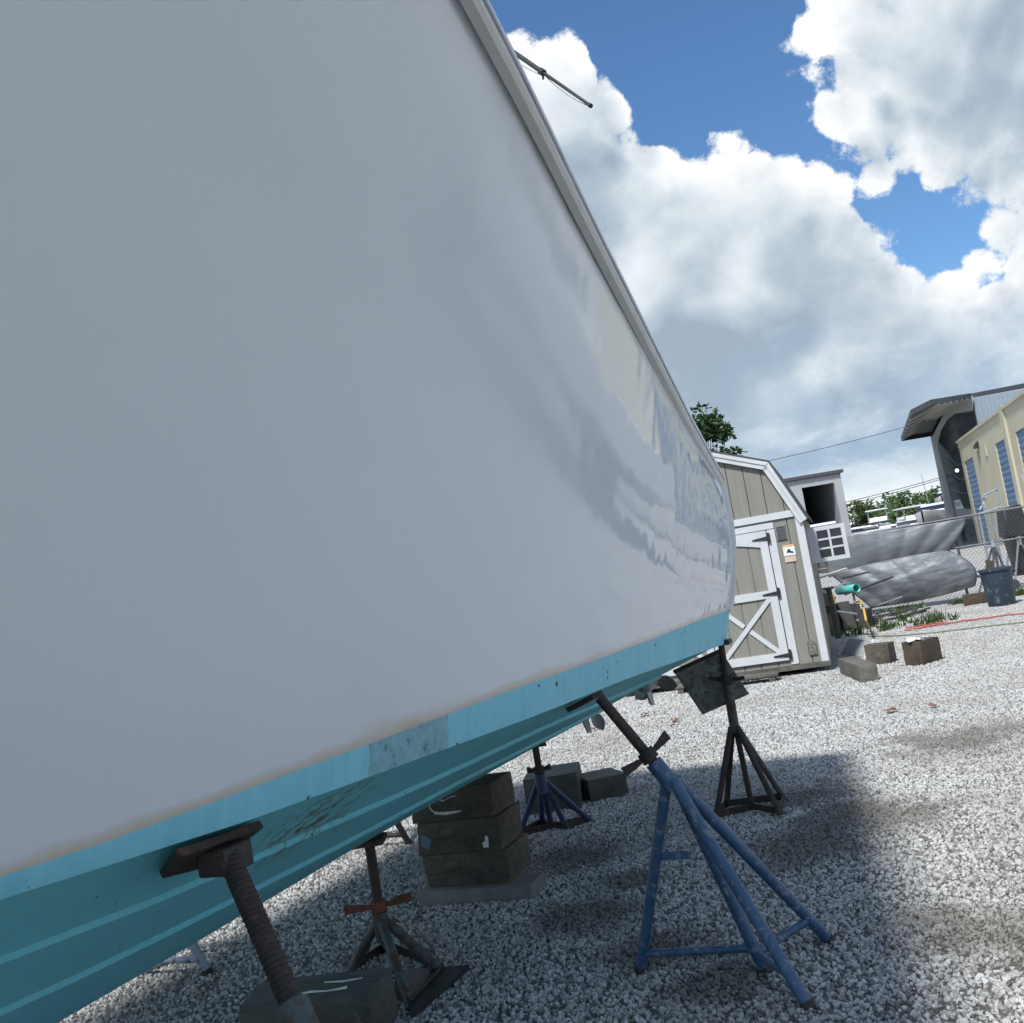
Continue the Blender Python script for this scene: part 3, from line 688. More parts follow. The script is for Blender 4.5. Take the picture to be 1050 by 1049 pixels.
# keel stands
def keel_stand(label, j, topz, feet, mats, hdir, ground_triangle=None, rleg=0.02, hl=0.12, coll=0.1):
    K = thing('jack_stand', label, 'jack stand', (j.x, j.y, 0), STG)
    leg, scr, hnd = mats; ax = Vector((0, 0, 1))
    mb = MB(); mb.tube([j, Vector((j.x, j.y, topz))], 0.022, 12); obj('screw', mb, scr, K)
    mb = MB(); wing_handle(mb, j + ax * 0.045, ax, hdir, hl, 0.02); obj('handle', mb, hnd, K, bevel=0.003)
    mb = MB(); mb.tube([j - ax * coll, j + ax * 0.02], 0.033, 14); obj('collar', mb, leg, K)
    mb = MB(); mb.box((j.x, j.y, topz + 0.012), (0.14, 0.14, 0.024)); obj('pad', mb, scr, K, bevel=0.003)
    for f in feet:
        mb = MB(); mb.tube([j - ax * 0.02 + Vector((f.x - j.x, f.y - j.y, 0)).normalized() * 0.02, f + Vector((0, 0, .004))], rleg, 10); obj('leg', mb, leg, K)
    n = len(feet)
    for i in range(n):
        mb = MB(); a = feet[i] + Vector((0, 0, .025)); b = feet[(i + 1) % n] + Vector((0, 0, .025)); mb.bar(a, b, 0.005, 0.04); obj('brace', mb, scr, K)
    if ground_triangle:
        mb = MB(); mb.prism(ground_triangle, (0, 0, 0.02)); obj('ground_triangle', mb, BLACK, K)  # flat black triangle laid on the ground between the legs
    return K
jK = at(390, 940, 4.45)
fK = [gr(358, 1000), gr(422, 1036), gr(456, 999), gr(398, 975)]
def kb(u, n):      # height of the bottom paint at a place under the hull
    rows = bottom_rows(u); n = abs(n)
    for (n0, z0, _), (n1, z1, _) in zip(rows, rows[1:]):
        if n0 <= n <= n1 and n1 > n0: return z0 + (z1 - z0) * (n - n0) / (n1 - n0)
    return rows[-1][1]
def under(p): q = p - B0; return kb(q.dot(EU), q.dot(EN))
keel_stand('rusty jack stand with an orange winged handle under the keel, beside the near timber', jK, under(jK) - 0.026, fK, (GREENSTEEL, DARKRUST, ORANGE), Vector((1, 0.15, 0)),
           [gr(410, 1000, 0.012), gr(422, 1046, 0.012), gr(482, 994, 0.012)], rleg=0.021)
jQ = at(554, 797, 6.45)
fQ = [gr(532, 859), gr(556, 846), gr(566, 850), gr(582, 851), gr(606, 843)]
keel_stand('small dark blue jack stand under the stern of the keel, in front of two timbers', jQ, under(jQ) - 0.026, fQ, (NAVY, DARKRUST, DARKRUST), Vector((1, 0, 0)), rleg=0.018, hl=0.05)
# far side stands
EM = -EN
for (u, lab, mats) in ((2.25, 'blue grey pipe jack stand on the far side of the boat, below the bow', (GALVBLUE, DARKRUST, DARKRUST)),
                       (0.12, 'far side jack stand with rusty flat base bars, seen behind the timber stack', (DARKRUST, DARKRUST, DARKRUST))):
    pd = BP(u, -c_n(u) + 0.03, c_z(u) - 0.015)
    s2, _, _ = bilge_stand(lab, pd, EM, EU, mats, jz=0.70)
    pad_plate(s2, u, c_n(u) - 0.03, c_n(u) - 0.15, 0.07, DARKRUST, sgn=-1)

# ------------------------------------------------------------------ timbers
def block(name, label, mat, fl, fr, h, depth, z0=0.0, cat='timber block', group=None, jit=0.0, bev=0.008):
    """squared timber whose near lower edge runs fl-fr"""
    fl = Vector(fl); fr = Vector(fr); e = (fr - fl); L_ = e.length; e.normalize(); b = Vector((-e.y, e.x, 0))
    mb = MB(); c = (fl + fr) / 2 + b * depth / 2; c.z = z0 + h / 2
    # subdivide so that the edges can be worn
    nx, ny, nz = 12, 6, 5
    bmx = bmesh.new(); bmesh.ops.create_cube(bmx, size=1.0)
    bmesh.ops.subdivide_edges(bmx, edges=bmx.edges[:], cuts=5, use_grid_fill=True)
    seed = random.random() * 50
    for v in bmx.verts:
        p = Vector((v.co.x * L_, v.co.y * depth, v.co.z * h))
        edge = sum(1 for q in v.co if abs(q) > 0.49)
        k = mnoise.noise((p * 9) + Vector((seed, 0, 0)))
        amp = 0.004 + (0.006 + jit) * (edge - 1 if edge > 1 else 0)
        inward = -p.normalized() * amp * (0.6 + k)
        if abs(v.co.z) > 0.49: inward.z *= 0.25
        p += inward
        v.co = c + e * p.x + b * p.y + Vector((0, 0, p.z))
    for v in bmx.verts: v.index = 0
    bmx.verts.index_update()
    mb.v = [v.co.copy() for v in bmx.verts]; mb.f = [tuple(v.index for v in f.verts) for f in bmx.faces]; bmx.free()
    return tag(obj(name, mb, mat, None, smooth=30), label, cat, group)
KG = 'keel timbers stacked under the boat'
bl, br = gr(429, 931), gr(547, 924)
ee = (br - bl).normalized(); bb = Vector((-ee.y, ee.x, 0))
block('wooden_plank', 'pale grey plank lying on the gravel under the timber stack', WOODLT, bl, br, 0.078, 0.22, 0.0, 'plank')
hs = 0.168
for i in range(3):
    l0 = bl + ee * (0.035 - 0.012 * i) + bb * 0.055; r0 = bl + ee * (0.515 - 0.014 * i) + bb * 0.055
    o = block('timber_block', ('bottom timber of the keel stack, resting on the pale plank', 'middle timber of the keel stack, with a small white paint chip', 'top timber of the keel stack, scrawled with white paint, touching the hull')[i],
          WOODDK, l0, r0, hs - 0.002, 0.33 - 0.01 * i, 0.079 + hs * i, group=KG)
    face = lambda x, z, l0=l0: l0 + ee * x - bb * 0.003 + Vector((0, 0, z))
    if i == 2:
        z0 = 0.079 + hs * 2
        pts = [(0.20, .105), (0.16, .12), (0.125, .11), (0.115, .08), (0.13, .055), (0.17, .045)]
        mb = MB(); mb.tube([face(a, z0 + b) for a, b in pts], 0.004, 6); mb.tube([face(0.14, z0 + .045), face(.2, z0 + .04), face(0.29, z0 + 0.045)], [0.006, 0.009, 0.004], 6)
        mb.tube([face(0.2, z0 + .105), face(.24, z0 + .12), face(0.275, z0 + 0.125)], 0.002, 6)
        obj('paint_scrawl', mb, CHALK, o)
    if i == 1:
        mb = MB(); z0 = 0.079 + hs
        mb.prism([face(0.37, z0 + .02), face(0.40, z0 + .018), face(0.405, z0 + .07), (face(0.39, z0 + .078)), face(0.385, z0 + .05), face(0.37, z0 + .045)], bb * 0.004); obj('paint_chip', mb, CHALK, o)
        mb = MB(); mb.prism([face(0.02, z0 + .05), face(0.06, z0 + .03), face(0.085, z0 + .07), face(0.06, z0 + .1), face(0.03, z0 + .11)], bb * 0.0035); obj('paint_smear', mb, BLUEDAB, o)
block('timber_block', 'larger grey timber block behind the small blue stand at the stern', WOODGR, gr(541, 837), gr(597, 829), 0.245, 0.45)
block('timber_block', 'lower grey timber block lying to the right of the larger one at the stern', WOODGR, gr(606, 824), gr(646, 815), 0.155, 0.34)
nb0 = gr(243, 1032, 0.19); nb1 = gr(378, 1020, 0.19)
nb0.z = 0; nb1.z = 0
nbk = block('timber_block', 'nearest dark timber block with white streaks on its top, under the boat', WOODGR, nb0, nb1, 0.19, 0.26, jit=0.004)
e2 = (nb1 - nb0).normalized(); b2 = Vector((-e2.y, e2.x, 0))
def topp(a, b): return nb0 + e2 * a + b2 * b + Vector((0, 0, 0.189))
mb = MB(); mb.tube([topp(0.20, 0.06), topp(0.26, 0.075), topp(0.33, 0.07), topp(0.40, 0.085)], [0.003, 0.007, 0.004, 0.008], 6); obj('paint_smear', mb, CHALK, nbk)
mb = MB(); mb.tube([topp(0.28, 0.16), topp(0.36, 0.15), topp(0.43, 0.17)], [0.004, 0.006, 0.003], 6); obj('paint_smear', mb, CHALK, nbk)
# blocks by the shed
block('timber_block', 'dark brown timber block left of the paler one, beside the slatted panel near the shed', WOODDK, gr(889, 683), gr(914, 681), 0.245, 0.2)
tb = block('timber_block', 'brown timber block with a white rag on top, out on the open gravel', WOODBR, gr(928, 683), gr(946, 683), 0.285, 0.34)
a_, b_, c_ = gr(929, 683), gr(947.5, 682.5), gr(967.5, 676.5)
bpy.data.objects.remove(tb)
e1 = (c_ - b_).normalized()
tb = block('timber_block', 'brown timber block with a white rag on top, out on the open gravel', WOODBR, b_, b_ + e1 * max(0.30, (c_ - b_).length), 0.27, 0.24)
mb = MB(); rc = b_ + e1 * 0.03 + Vector((-0.04, 0.11, 0.272))
P = [[rc + Vector((0.022 * i - 0.08, 0.024 * j - 0.06, 0.028 + 0.034 * mnoise.noise(Vector((i * .8, j * .8, 1))) - 0.0011 * ((i - 4) ** 2 + (j - 3) ** 2))) for j in range(7)] for i in range(9)]
mb.grid(P); tag(obj('white_rag', mb, RAG, None, solid=0.004, smooth=70), 'crumpled white rag lying on the brown timber block', 'rag')
lg0, lg1 = gr(883, 701), gr(902.5, 698)
block('timber_log', 'grey weathered squared log lying end on beside the shed corner', WOODLOG, lg0, lg1, 0.185, 1.05, cat='log', jit=0.008)
block('timber_log', 'dark timber lying beside the grey bin by the fence', WOODBR, gr(989, 622), gr(1021, 617.5), 0.20, 0.25, cat='log')

# ------------------------------------------------------------------ shed
YS = R(17)
SX = Vector((math.cos(YS), -math.sin(YS), 0)); SY = Vector((math.sin(YS), math.cos(YS), 0)); SZ = Vector((0, 0, 1))
SC = Vector((3.48, 12.50, 0))                       # front right corner
HWID = 1.325
def SP(x, z, y=0.0): return SC + SX * (x - HWID) + SY * y + SZ * z     # x from the door's middle
shed = thing('garden_shed', 'tan gambrel roof shed with white trim and a white braced barn door', 'shed', tuple(SP(0, 0)))
Z0, ZE, ZB, ZR, XB = 0.13, 1.95, 2.60, 3.00, 1.03
DEP = 2.9
def shed_wall(mb, y, off):
    mb.prism([SP(-HWID, Z0, y), SP(HWID, Z0, y), SP(HWID, ZE, y), SP(XB, ZB, y), SP(0, ZR, y), SP(-XB, ZB, y), SP(-HWID, ZE, y)], off)
mb = MB(); shed_wall(mb, 0.02, SY * 0.04); shed_wall(mb, DEP, SY * 0.04)
for s in (1, -1): mb.box(SP(s * (HWID - 0.03), (Z0 + ZE) / 2, DEP / 2 + 0.05), (0.05, DEP - 0.12, ZE - Z0), (SX, SY, SZ))
obj('wall_backing', mb, GROOVE, shed)
def roofz(x):
    x = abs(x); return ZE + (ZB - ZE) * (HWID - x) / (HWID - XB) if x > XB else ZB + (ZR - ZB) * (XB - x) / XB
mb = MB()      # siding boards standing proud of the grooves
x = -HWID
while x < HWID - 0.02:
    x1 = min(HWID, x + 0.205); a, b = x + 0.005, x1 - 0.005
    zt = ZE - 0.045
    mb.prism([SP(a, Z0, 0), SP(b, Z0, 0), SP(b, zt), SP(a, zt)], SY * 0.018)
    xs = [a] + [q for q in (-XB, 0, XB) if a < q < b] + [b]
    mb.prism([SP(a, ZE + 0.045), SP(b, ZE + 0.045)] + [SP(q, roofz(q) - 0.01) for q in xs[::-1]], SY * 0.018)
    x = x1
obj('siding', mb, TAN, shed)
mb = MB(); y = 0.0
while y < DEP:
    pass
    y += 0.2
for s in (1, -1):
    mb = MB(); mb.box(SP(s * (HWID + 0.004), (Z0 + ZE) / 2, DEP / 2), (0.018, DEP - 0.02, ZE - Z0), (SX, SY, SZ)); obj('side_siding', mb, TAN, shed)
# roof
mb = MB(); oh = 0.05
pts = [(-HWID - oh, ZE - oh * 1.9), (-XB - 0.02, ZB + 0.02), (0, ZR + 0.03), (XB + 0.02, ZB + 0.02), (HWID + oh, ZE - oh * 1.9)]
for (x0, z0), (x1, z1) in zip(pts, pts[1:]):
    nrm = (SX * -(z1 - z0) + SZ * (x1 - x0)).normalized() * 0.022
    q0, q1 = SP(x0, z0, -0.06), SP(x1, z1, -0.06)
    mb.prism([q0, q1, q1 + nrm, q0 + nrm], SY * (DEP + 0.12))
obj('roof', mb, SHINGLE, shed)
mb = MB()      # rake trim, two stepped boards
for d, w, yy in ((0.0, 0.10, -0.055), (0.0, 0.045, -0.068)):
    for (x0, z0), (x1, z1) in zip(pts, pts[1:]):
        nrm = (SX * (z1 - z0) - SZ * (x1 - x0)).normalized() * w
        e = (SX * (x1 - x0) + SZ * (z1 - z0)).normalized()
        q0, q1 = SP(x0, z0 - 0.003, yy), SP(x1, z1 - 0.003, yy)
        k0 = e * (0.0 if x0 < -1 else 0.035 * w / 0.1 * (1 if abs(x0) > 0.1 else 0.9)); k1 = e * (0.0 if x1 > 1 else -0.035 * w / 0.1)
        mb.prism([q0, q1, q1 + nrm + k1, q0 + nrm + k0], SY * 0.024)
obj('rake_trim', mb, WHITE, shed)
mb = MB()
mb.box(SP(0, ZE, -0.012), (2 * HWID - 0.01, 0.022, 0.085), (SX, SY, SZ)); obj('header_trim', mb, WHITE, shed, bevel=0.003)
for s in (1, -1):
    mb = MB(); mb.box(SP(s * (HWID - 0.045), (Z0 + ZE) / 2 - 0.03, -0.012), (0.09, 0.022, ZE - Z0 - 0.04), (SX, SY, SZ)); obj('corner_trim', mb, WHITE, shed, bevel=0.003)
# door
DW, DZ0, DZ1 = 0.87, 0.20, 1.80
for s in (1, -1):
    mb = MB(); mb.box(SP(s * (DW + 0.055), (0.14 + 1.80) / 2, -0.010), (0.095, 0.02, 1.66), (SX, SY, SZ)); obj('door_casing', mb, WHITE, shed, bevel=0.003)
mb = MB(); mb.box(SP(0, 1.845, -0.010), (2 * DW + 0.20, 0.02, 0.075), (SX, SY, SZ)); obj('door_casing', mb, WHITE, shed, bevel=0.003)
for sg_ in (1, -1):
    x0_, x1_ = (0.004, DW) if sg_ > 0 else (-DW, -0.004)
    mb = MB(); x = x0_
    while x < x1_ - 0.01:
        w1 = min(0.205, x1_ - x); mb.box(SP(x + w1 / 2, (DZ0 + DZ1) / 2, -0.006), (w1 - 0.012, 0.012, DZ1 - DZ0), (SX, SY, SZ)); x += w1
    door = obj('door', mb, TAN, shed)
    mb = MB()
    for xx in (x0_ + 0.048, x1_ - 0.052): mb.box(SP(xx, (DZ0 + DZ1) / 2, -0.022), (0.095, 0.02, DZ1 - DZ0), (SX, SY, SZ))
    xi0, xi1 = x0_ + 0.097, x1_ - 0.101
    arch = lambda x: DZ1 - 0.23 + 0.14 * (1 - (x / DW) ** 2)
    mb.prism([SP(xi0, DZ1, -0.032), SP(xi1, DZ1, -0.032)] + [SP(xi1 + (xi0 - xi1) * q / 8, arch(xi1 + (xi0 - xi1) * q / 8), -0.032) for q in range(9)], SY * 0.02)
    mb.box(SP((xi0 + xi1) / 2, 1.02, -0.022), (xi1 - xi0, 0.02, 0.095), (SX, SY, SZ)); mb.box(SP((xi0 + xi1) / 2, DZ0 + 0.05, -0.022), (xi1 - xi0, 0.02, 0.10), (SX, SY, SZ))
    obj('door_rails', mb, WHITE, door)
    za, zb = DZ0 + 0.105, 0.97
    mb = MB(); mb.bar(SP(xi0, za, -0.021), SP(xi1, zb, -0.021), 0.016, 0.055)
    p0, p1 = SP(xi0, zb, -0.021), SP(xi1, za, -0.021)
    for s0, s1 in ((0, 0.45), (0.55, 1)): mb.bar(p0 + (p1 - p0) * s0, p0 + (p1 - p0) * s1, 0.016, 0.055)
    obj('door_brace', mb, WHITE, door)
    xh = DW * sg_
    for zh in (1.70, 1.02, 0.26):
        mb = MB(); mb.prism([SP(xh, zh - 0.065, -0.042), SP(xh + sg_ * 0.035, zh - 0.065, -0.042), SP(xh + sg_ * 0.035, zh + 0.065, -0.042), SP(xh, zh + 0.065, -0.042), SP(xh, zh + 0.025, -0.042), SP(xh - sg_ * 0.18, zh + 0.008, -0.042), SP(xh - sg_ * 0.18, zh - 0.008, -0.042), SP(xh, zh - 0.025, -0.042)], SY * 0.008)
        obj('hinge', mb, BLACK, door)
    if sg_ > 0:
        mb = MB(); mb.box(SP(0.33, 1.02, -0.038), (0.02, 0.012, 0.05), (SX, SY, SZ)); obj('latch', mb, BLACK, door)
# vent, notice, floor frame, patch
mb = MB()
VX = HWID - 0.28
mb.box(SP(VX, 1.74, -0.006), (0.125, 0.012, 0.19), (SX, SY, SZ))
for k_ in range(7): mb.bar(SP(VX - 0.052, 1.665 + k_ * 0.025, -0.018), SP(VX + 0.052, 1.665 + k_ * 0.025, -0.018), 0.016, 0.006)
obj('vent', mb, worn('grey_vent', (0.16, 0.165, 0.16), (0.2, 0.2, 0.195), 6, 0.7), shed)
NX = HWID - 0.225
mb = MB(); mb.box(SP(NX, 1.50, -0.008), (0.14, 0.012, 0.105), (SX, SY, SZ)); sg = obj('notice_sign', mb, WHITEPL, shed)
mb = MB(); mb.box(SP(NX, 1.567, -0.008), (0.14, 0.012, 0.028), (SX, SY, SZ)); obj('notice_header', mb, ORANGEP, sg)
mb = MB(); mb.prism([SP(NX + a, 1.50 + b, -0.0165) for a, b in ((-.038, -.012), (.01, -.02), (.05, -.03), (.045, -.008), (.018, .0), (.012, .024), (-.016, .026), (-.022, .004))], SY * 0.003); obj('notice_symbol', mb, BLACK, sg)
mb = MB(); mb.box(SP(NX, 1.405, -0.008), (0.135, 0.010, 0.07), (SX, SY, SZ)); obj('notice_paper', mb, worn('faded_paper', (0.48, 0.36, 0.26), (0.56, 0.46, 0.36), 30, 0.8), sg)
mb = MB(); mb.box(SP(HWID - 0.17, 0.30, -0.012), (0.10, 0.02, 0.17), (SX, SY, SZ)); obj('outlet_cover', mb, worn('grey_green_box', (0.15, 0.16, 0.13), (0.22, 0.23, 0.2), 20, 0.7, spots=(0.05, 0.05, 0.04), spot_amt=.4), shed, bevel=0.01)
mb = MB(); mb.box(SP(0, 0.10, 0.0), (2 * HWID + 0.02, 0.05, 0.06), (SX, SY, SZ))
for xx in (-0.98, -0.4, 0.4, 0.98): mb.box(SP(xx, 0.035, DEP / 2 + 0.15), (0.09, DEP - 0.3, 0.07), (SX, SY, SZ))
mb.box(SP(0, 0.085, DEP / 2), (2 * HWID - 0.1, DEP - 0.1, 0.03), (SX, SY, SZ))
obj('floor_frame', mb, WOODLOG, shed)
# window sash swung open at the side wall
wd = (SX * 0.985 + SY * 0.17).normalized(); wn = Vector((-wd.y, wd.x, 0))
w0 = SP(HWID + 0.0, 1.30, 0.35)
def WP(a, z, o=0.0): return w0 + wd * a + SZ * z + wn * o
WW, WH = 0.47, 0.44
mb = MB()
mb.box(WP(0.06, WH / 2), (0.12, 0.03, WH), (wd, wn, SZ)); mb.box(WP(WW - 0.025, WH / 2), (0.05, 0.03, WH), (wd, wn, SZ))
mb.box(WP(WW / 2 + 0.035, 0.025), (WW - 0.17, 0.03, 0.05), (wd, wn, SZ)); mb.box(WP(WW / 2 + 0.035, WH - 0.025), (WW - 0.17, 0.03, 0.05), (wd, wn, SZ))
mb.box(WP(0.27, WH / 2), (0.026, 0.026, WH - 0.1), (wd, wn, SZ))
for q in (1, 2):
    for c in (0.1885, 0.3515): mb.box(WP(c, 0.05 + (WH - 0.1) * q / 3), (0.136, 0.026, 0.024), (wd, wn, SZ))
ws = obj('window_sash', mb, WHITE, shed)
mb = MB(); mb.box(WP(0.27, WH / 2), (0.299, 0.006, WH - 0.1), (wd, wn, SZ)); obj('pane', mb, GLASSDK, ws)
# step below the door
stp = thing('wooden_step', 'low weathered wooden step in front of the shed door', 'step', tuple(SP(0.1, 0, -0.28)))
mb = MB()
for k_ in range(3): mb.box(SP(0.1, 0.085, -0.14 - 0.11 * k_), (1.25, 0.10, 0.03), (SX, SY, SZ))
obj('tread', mb, WOODLOG, stp, bevel=0.004)
for xx in (-0.45, 0.1, 0.65):
    mb = MB(); mb.box(SP(xx, 0.035, -0.25), (0.07, 0.30, 0.07), (SX, SY, SZ)); obj('bearer', mb, WOODLOG, stp)

# ------------------------------------------------------------------ trees
def leaf_cloud(mb, centres, n, size, rnd):
    for _ in range(n):
        c, r = rnd.choice(centres)
        d = Vector((rnd.gauss(0, 1), rnd.gauss(0, 1), rnd.gauss(0, 1))).normalized() * r * rnd.random() ** 0.45
        p = c + d
        a = Vector((rnd.gauss(0, 1), rnd.gauss(0, 1), rnd.gauss(0, 0.6))).normalized(); b = a.orthogonal().normalized()
        b = (Matrix.Rotation(rnd.random() * 6.28, 3, a) @ b)
        s = size * rnd.uniform(0.6, 1.3)
        mb.add([p, p + a * s * 0.5 + b * s * 0.24, p + a * s, p + a * s * 0.5 - b * s * 0.24], [(0, 1, 2, 3)])
def tree(name, label, base, h, r, nl, size, seed, mat, trunk_r=0.07, squash=1.0, group=None, cat='tree', crown0=0.35, nblob=26):
    rnd = random.Random(seed)
    t = thing(name, label, cat, tuple(base), group)
    mb = MB(); base = Vector(base)
    top = base + Vector((rnd.uniform(-.1, .1) * r, 0, h * 0.72))
    mid = base + Vector((rnd.uniform(-.12, .12) * r, rnd.uniform(-.1, .1) * r, h * 0.38))
    mb.tube([base - Vector((0, 0, 0.05)), mid, top], [trunk_r, trunk_r * 0.7, trunk_r * 0.25], 8)
    cs = []
    for i in range(nblob):
        ang = rnd.random() * 6.28; q = rnd.random(); zz = h * (crown0 + (1 - crown0) * q)
        rad = r * (0.25 + 0.85 * math.sin(math.pi * min(1, q * 0.8 + 0.18))) * rnd.uniform(0.35, 0.95)
        c = base + Vector((math.cos(ang) * rad, math.sin(ang) * rad * squash, zz * rnd.uniform(0.93, 1.0)))
        cs.append((c, r * rnd.uniform(0.18, 0.36)))
        mb.tube([mid + (top - mid) * rnd.random(), (c + mid) / 2 + Vector((0, 0, 0.06 * h)), c], [trunk_r * 0.35, trunk_r * 0.2, trunk_r * 0.06], 5)
    obj('trunk', mb, BARK, t)
    mb = MB(); leaf_cloud(mb, cs, nl, size, rnd); obj('crown', mb, mat, t)
    return t
cbase = at(722, 470, 21.5); cbase.z = 0
tree('broadleaf_tree', 'dark green leafy tree rising behind the roof of the shed', cbase, 4.62, 0.95, 5200, 0.14, 4, LEAF, 0.08, crown0=0.5, nblob=34)
FT = 'trees beyond the far boats'
for i, (px_, hpx, D_, r_) in enumerate(((872, 515, 120, 3.0), (893, 519, 150, 4.6), (912, 512, 160, 4.8), (930, 507, 155, 4.6), (948, 505, 165, 5.0), (966, 499, 160, 4.8), (985, 492, 170, 5.5))):
    q = at(px_, hpx, D_); bs = Vector((q.x, q.y, 0))
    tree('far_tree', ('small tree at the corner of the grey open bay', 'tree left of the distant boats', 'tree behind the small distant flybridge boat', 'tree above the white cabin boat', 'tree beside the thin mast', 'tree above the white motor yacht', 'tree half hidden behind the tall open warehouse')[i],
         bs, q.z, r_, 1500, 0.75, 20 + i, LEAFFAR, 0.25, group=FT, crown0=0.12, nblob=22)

# ------------------------------------------------------------------ storage building with blue roller doors
W0 = at(1003, 556.5, 60.0); W0.z = 0
WD = Vector((-math.sin(R(16.1)), -math.cos(R(16.1)), 0))       # along the wall towards us
WNm = Vector((-math.cos(R(16.1)), math.sin(R(16.1)), 0))       # out of the wall
def wall_az(x, y):
    p = onplane(x, y, W0, WNm); q = p - W0; return q.dot(WD), p.z
def W(a, z, o=0.0): return W0 + WD * a + SZ * z + WNm * o
sb = thing('storage_building', 'long cream storage building with a row of blue roller doors', 'building', tuple(W0))
A0 = wall_az(980.5, 456)[0]; HT = wall_az(980.5, 456)[1]; A1 = 33.0
doors = []
for (xl, yl, xr, yr) in ((988.6, 473.5, 997.0, 467.5), (1020, 455.5, 1032.3, 447.8), (1041, 443.5, None, None)):
    a0, z0 = wall_az(xl, yl); a1 = wall_az(xr, yr)[0] if xr else a0 + 3.6
    doors.append((a0, a1, z0))
ztop = sum(d[2] for d in doors) / 3
w_ = doors[1][1] - doors[1][0]
a = doors[2][1] + 2.6
while a < A1 - 4: doors.append((a, a + 3.6, ztop)); a += 6.2 if len(doors) % 2 else 4.6
mb = MB(); prev = 0.0 - 0.0
for (a0, a1, z) in doors + [(A1, A1, ztop)]:
    if a0 - prev > 0.01: mb.prism([W(prev, 0), W(a0, 0), W(a0, ztop), W(prev, ztop)], WNm * -0.35)
    prev = a1
mb.prism([W(0, ztop), W(A1, ztop), W(A1, HT), W(0, HT)], WNm * -0.35)
mb.prism([W(0, 0, -0.35), W(0, HT, -0.35), W(0, HT, -14), W(0, 0, -14)], WD * 0.3)
mb.prism([W(A1, 0, -0.35), W(A1, HT, -0.35), W(A1, HT, -14), W(A1, 0, -14)], WD * -0.3)
obj('wall', mb, CREAM, sb)
mb = MB(); mb.prism([W(-0.1, HT, 0.1), W(A1 + .1, HT, 0.1), W(A1 + .1, HT, -14), W(-0.1, HT, -14)], SZ * 0.14); obj('roof', mb, CREAMTRIM, sb)
for (a0, a1, z) in doors:
    mb = MB(); n_ = 18
    P = [[W(a0, ztop * i / (n_ * 2), -0.07 + (0.03 if i % 2 else 0)), W(a1, ztop * i / (n_ * 2), -0.07 + (0.03 if i % 2 else 0))] for i in range(n_ * 2 + 1)]
    mb.grid(P); obj('roller_door', mb, BLUEDOOR, sb, smooth=10)
ap = wall_az(1028, 430)[0]
for k_ in range(8):
    a = ap + 9.6 * k_
    if a > A1: break
    mb = MB(); mb.box(W(a + 0.35, HT / 2 + 0.1, 0.03), (0.8, 0.14, HT + 0.2), (WD, WNm, SZ)); obj('pilaster', mb, CREAMTRIM, sb)
mb = MB()
for (x, y0, y1) in ((1002, 462, 474), (1009.5, 455.5, 469)):
    a, z1 = wall_az(x, y0); z0 = wall_az(x, y1)[1]; mb.box(W(a, (z0 + z1) / 2, 0.03), (0.6, 0.05, z1 - z0), (WD, WNm, SZ))
obj('wall_louvre', mb, CREAMTRIM, sb)
a, z = wall_az(1003, 457); mb = MB(); mb.hexa([W(a - .3, z - .12, 0), W(a + .3, z - .12, 0), W(a + .3, z - .12, .22), W(a - .3, z - .12, .22), W(a - .3, z + .25, 0), W(a + .3, z + .25, 0), W(a + .3, z + .02, .22), W(a - .3, z + .02, .22)]); obj('wall_lamp', mb, BLACK, sb)

# ------------------------------------------------------------------ tall open warehouse
wh = thing('warehouse', 'tall open fronted blue grey steel warehouse with a projecting canopy', 'warehouse', tuple(Vector((27, 70, 0))))
DF = 68.0
def wp(x, y, D=DF): return at(x, y, D)
cT = wp(957, 447); cB = wp(985, 560); cB = Vector((cT.x + 0.1, DF, 0))
EA = wp(924.5, 452.5); EB = at(934.6, 425.5, 54.0); EC = at(955.2, 415, 54.0); EE = wp(996.5, 407.2); EH = wp(970, 421)
ZT = EE.z
RT = Vector((1, 0, 0))
mb = MB()
th = SZ * 0.28
mb.prism([EA, cT, EH, EC, EB], th); mb.prism([EC + Vector((.01, 0, 0)), EH + Vector((.01, 0, 0)), EE], th)
right_far = wp(1130, 381.0)
mb.prism([EE + Vector((0.02, 0.3, 0.0)), right_far + Vector((0, 0.3, 0)), right_far + Vector((4, 14, 0.2)), EE + Vector((4, 14, 0.2))], th)
obj('canopy_roof', mb, worn('dark_canopy_sheet', (0.035, 0.038, 0.042), (0.055, 0.058, 0.062), 0.5, 0.6), wh)
mb = MB()
for q in range(1, 7):
    s = q / 7; p0 = EB + (EA - EB) * s - SZ * .05; p1 = EC + (EE - EC) * s - SZ * .05; mb.bar(p0, p1, 0.12, 0.12)
obj('purlin', mb, FRAMEG, wh)
fw = 0.55
def fpt(p): return Vector((p.x, DF - 0.3, p.z))
mb = MB()
YF = DF - 0.3
def f2(x, y): p = at(x, y, YF); return Vector((p.x, YF, p.z))
cTf, EHf, EEf = f2(957, 446), f2(970, 420), f2(997.5, 405.5)
poly = [Vector((cTf.x, YF, 0)), cTf, EHf, EEf, f2(998, 421), f2(980, 423.5), f2(971.5, 430), f2(965, 441), f2(961, 456), Vector((cTf.x + 0.42, YF, 0))]
mb.prism(poly, Vector((0, 0.5, 0))); obj('portal_frame', mb, FRAMEG, wh, smooth=20)
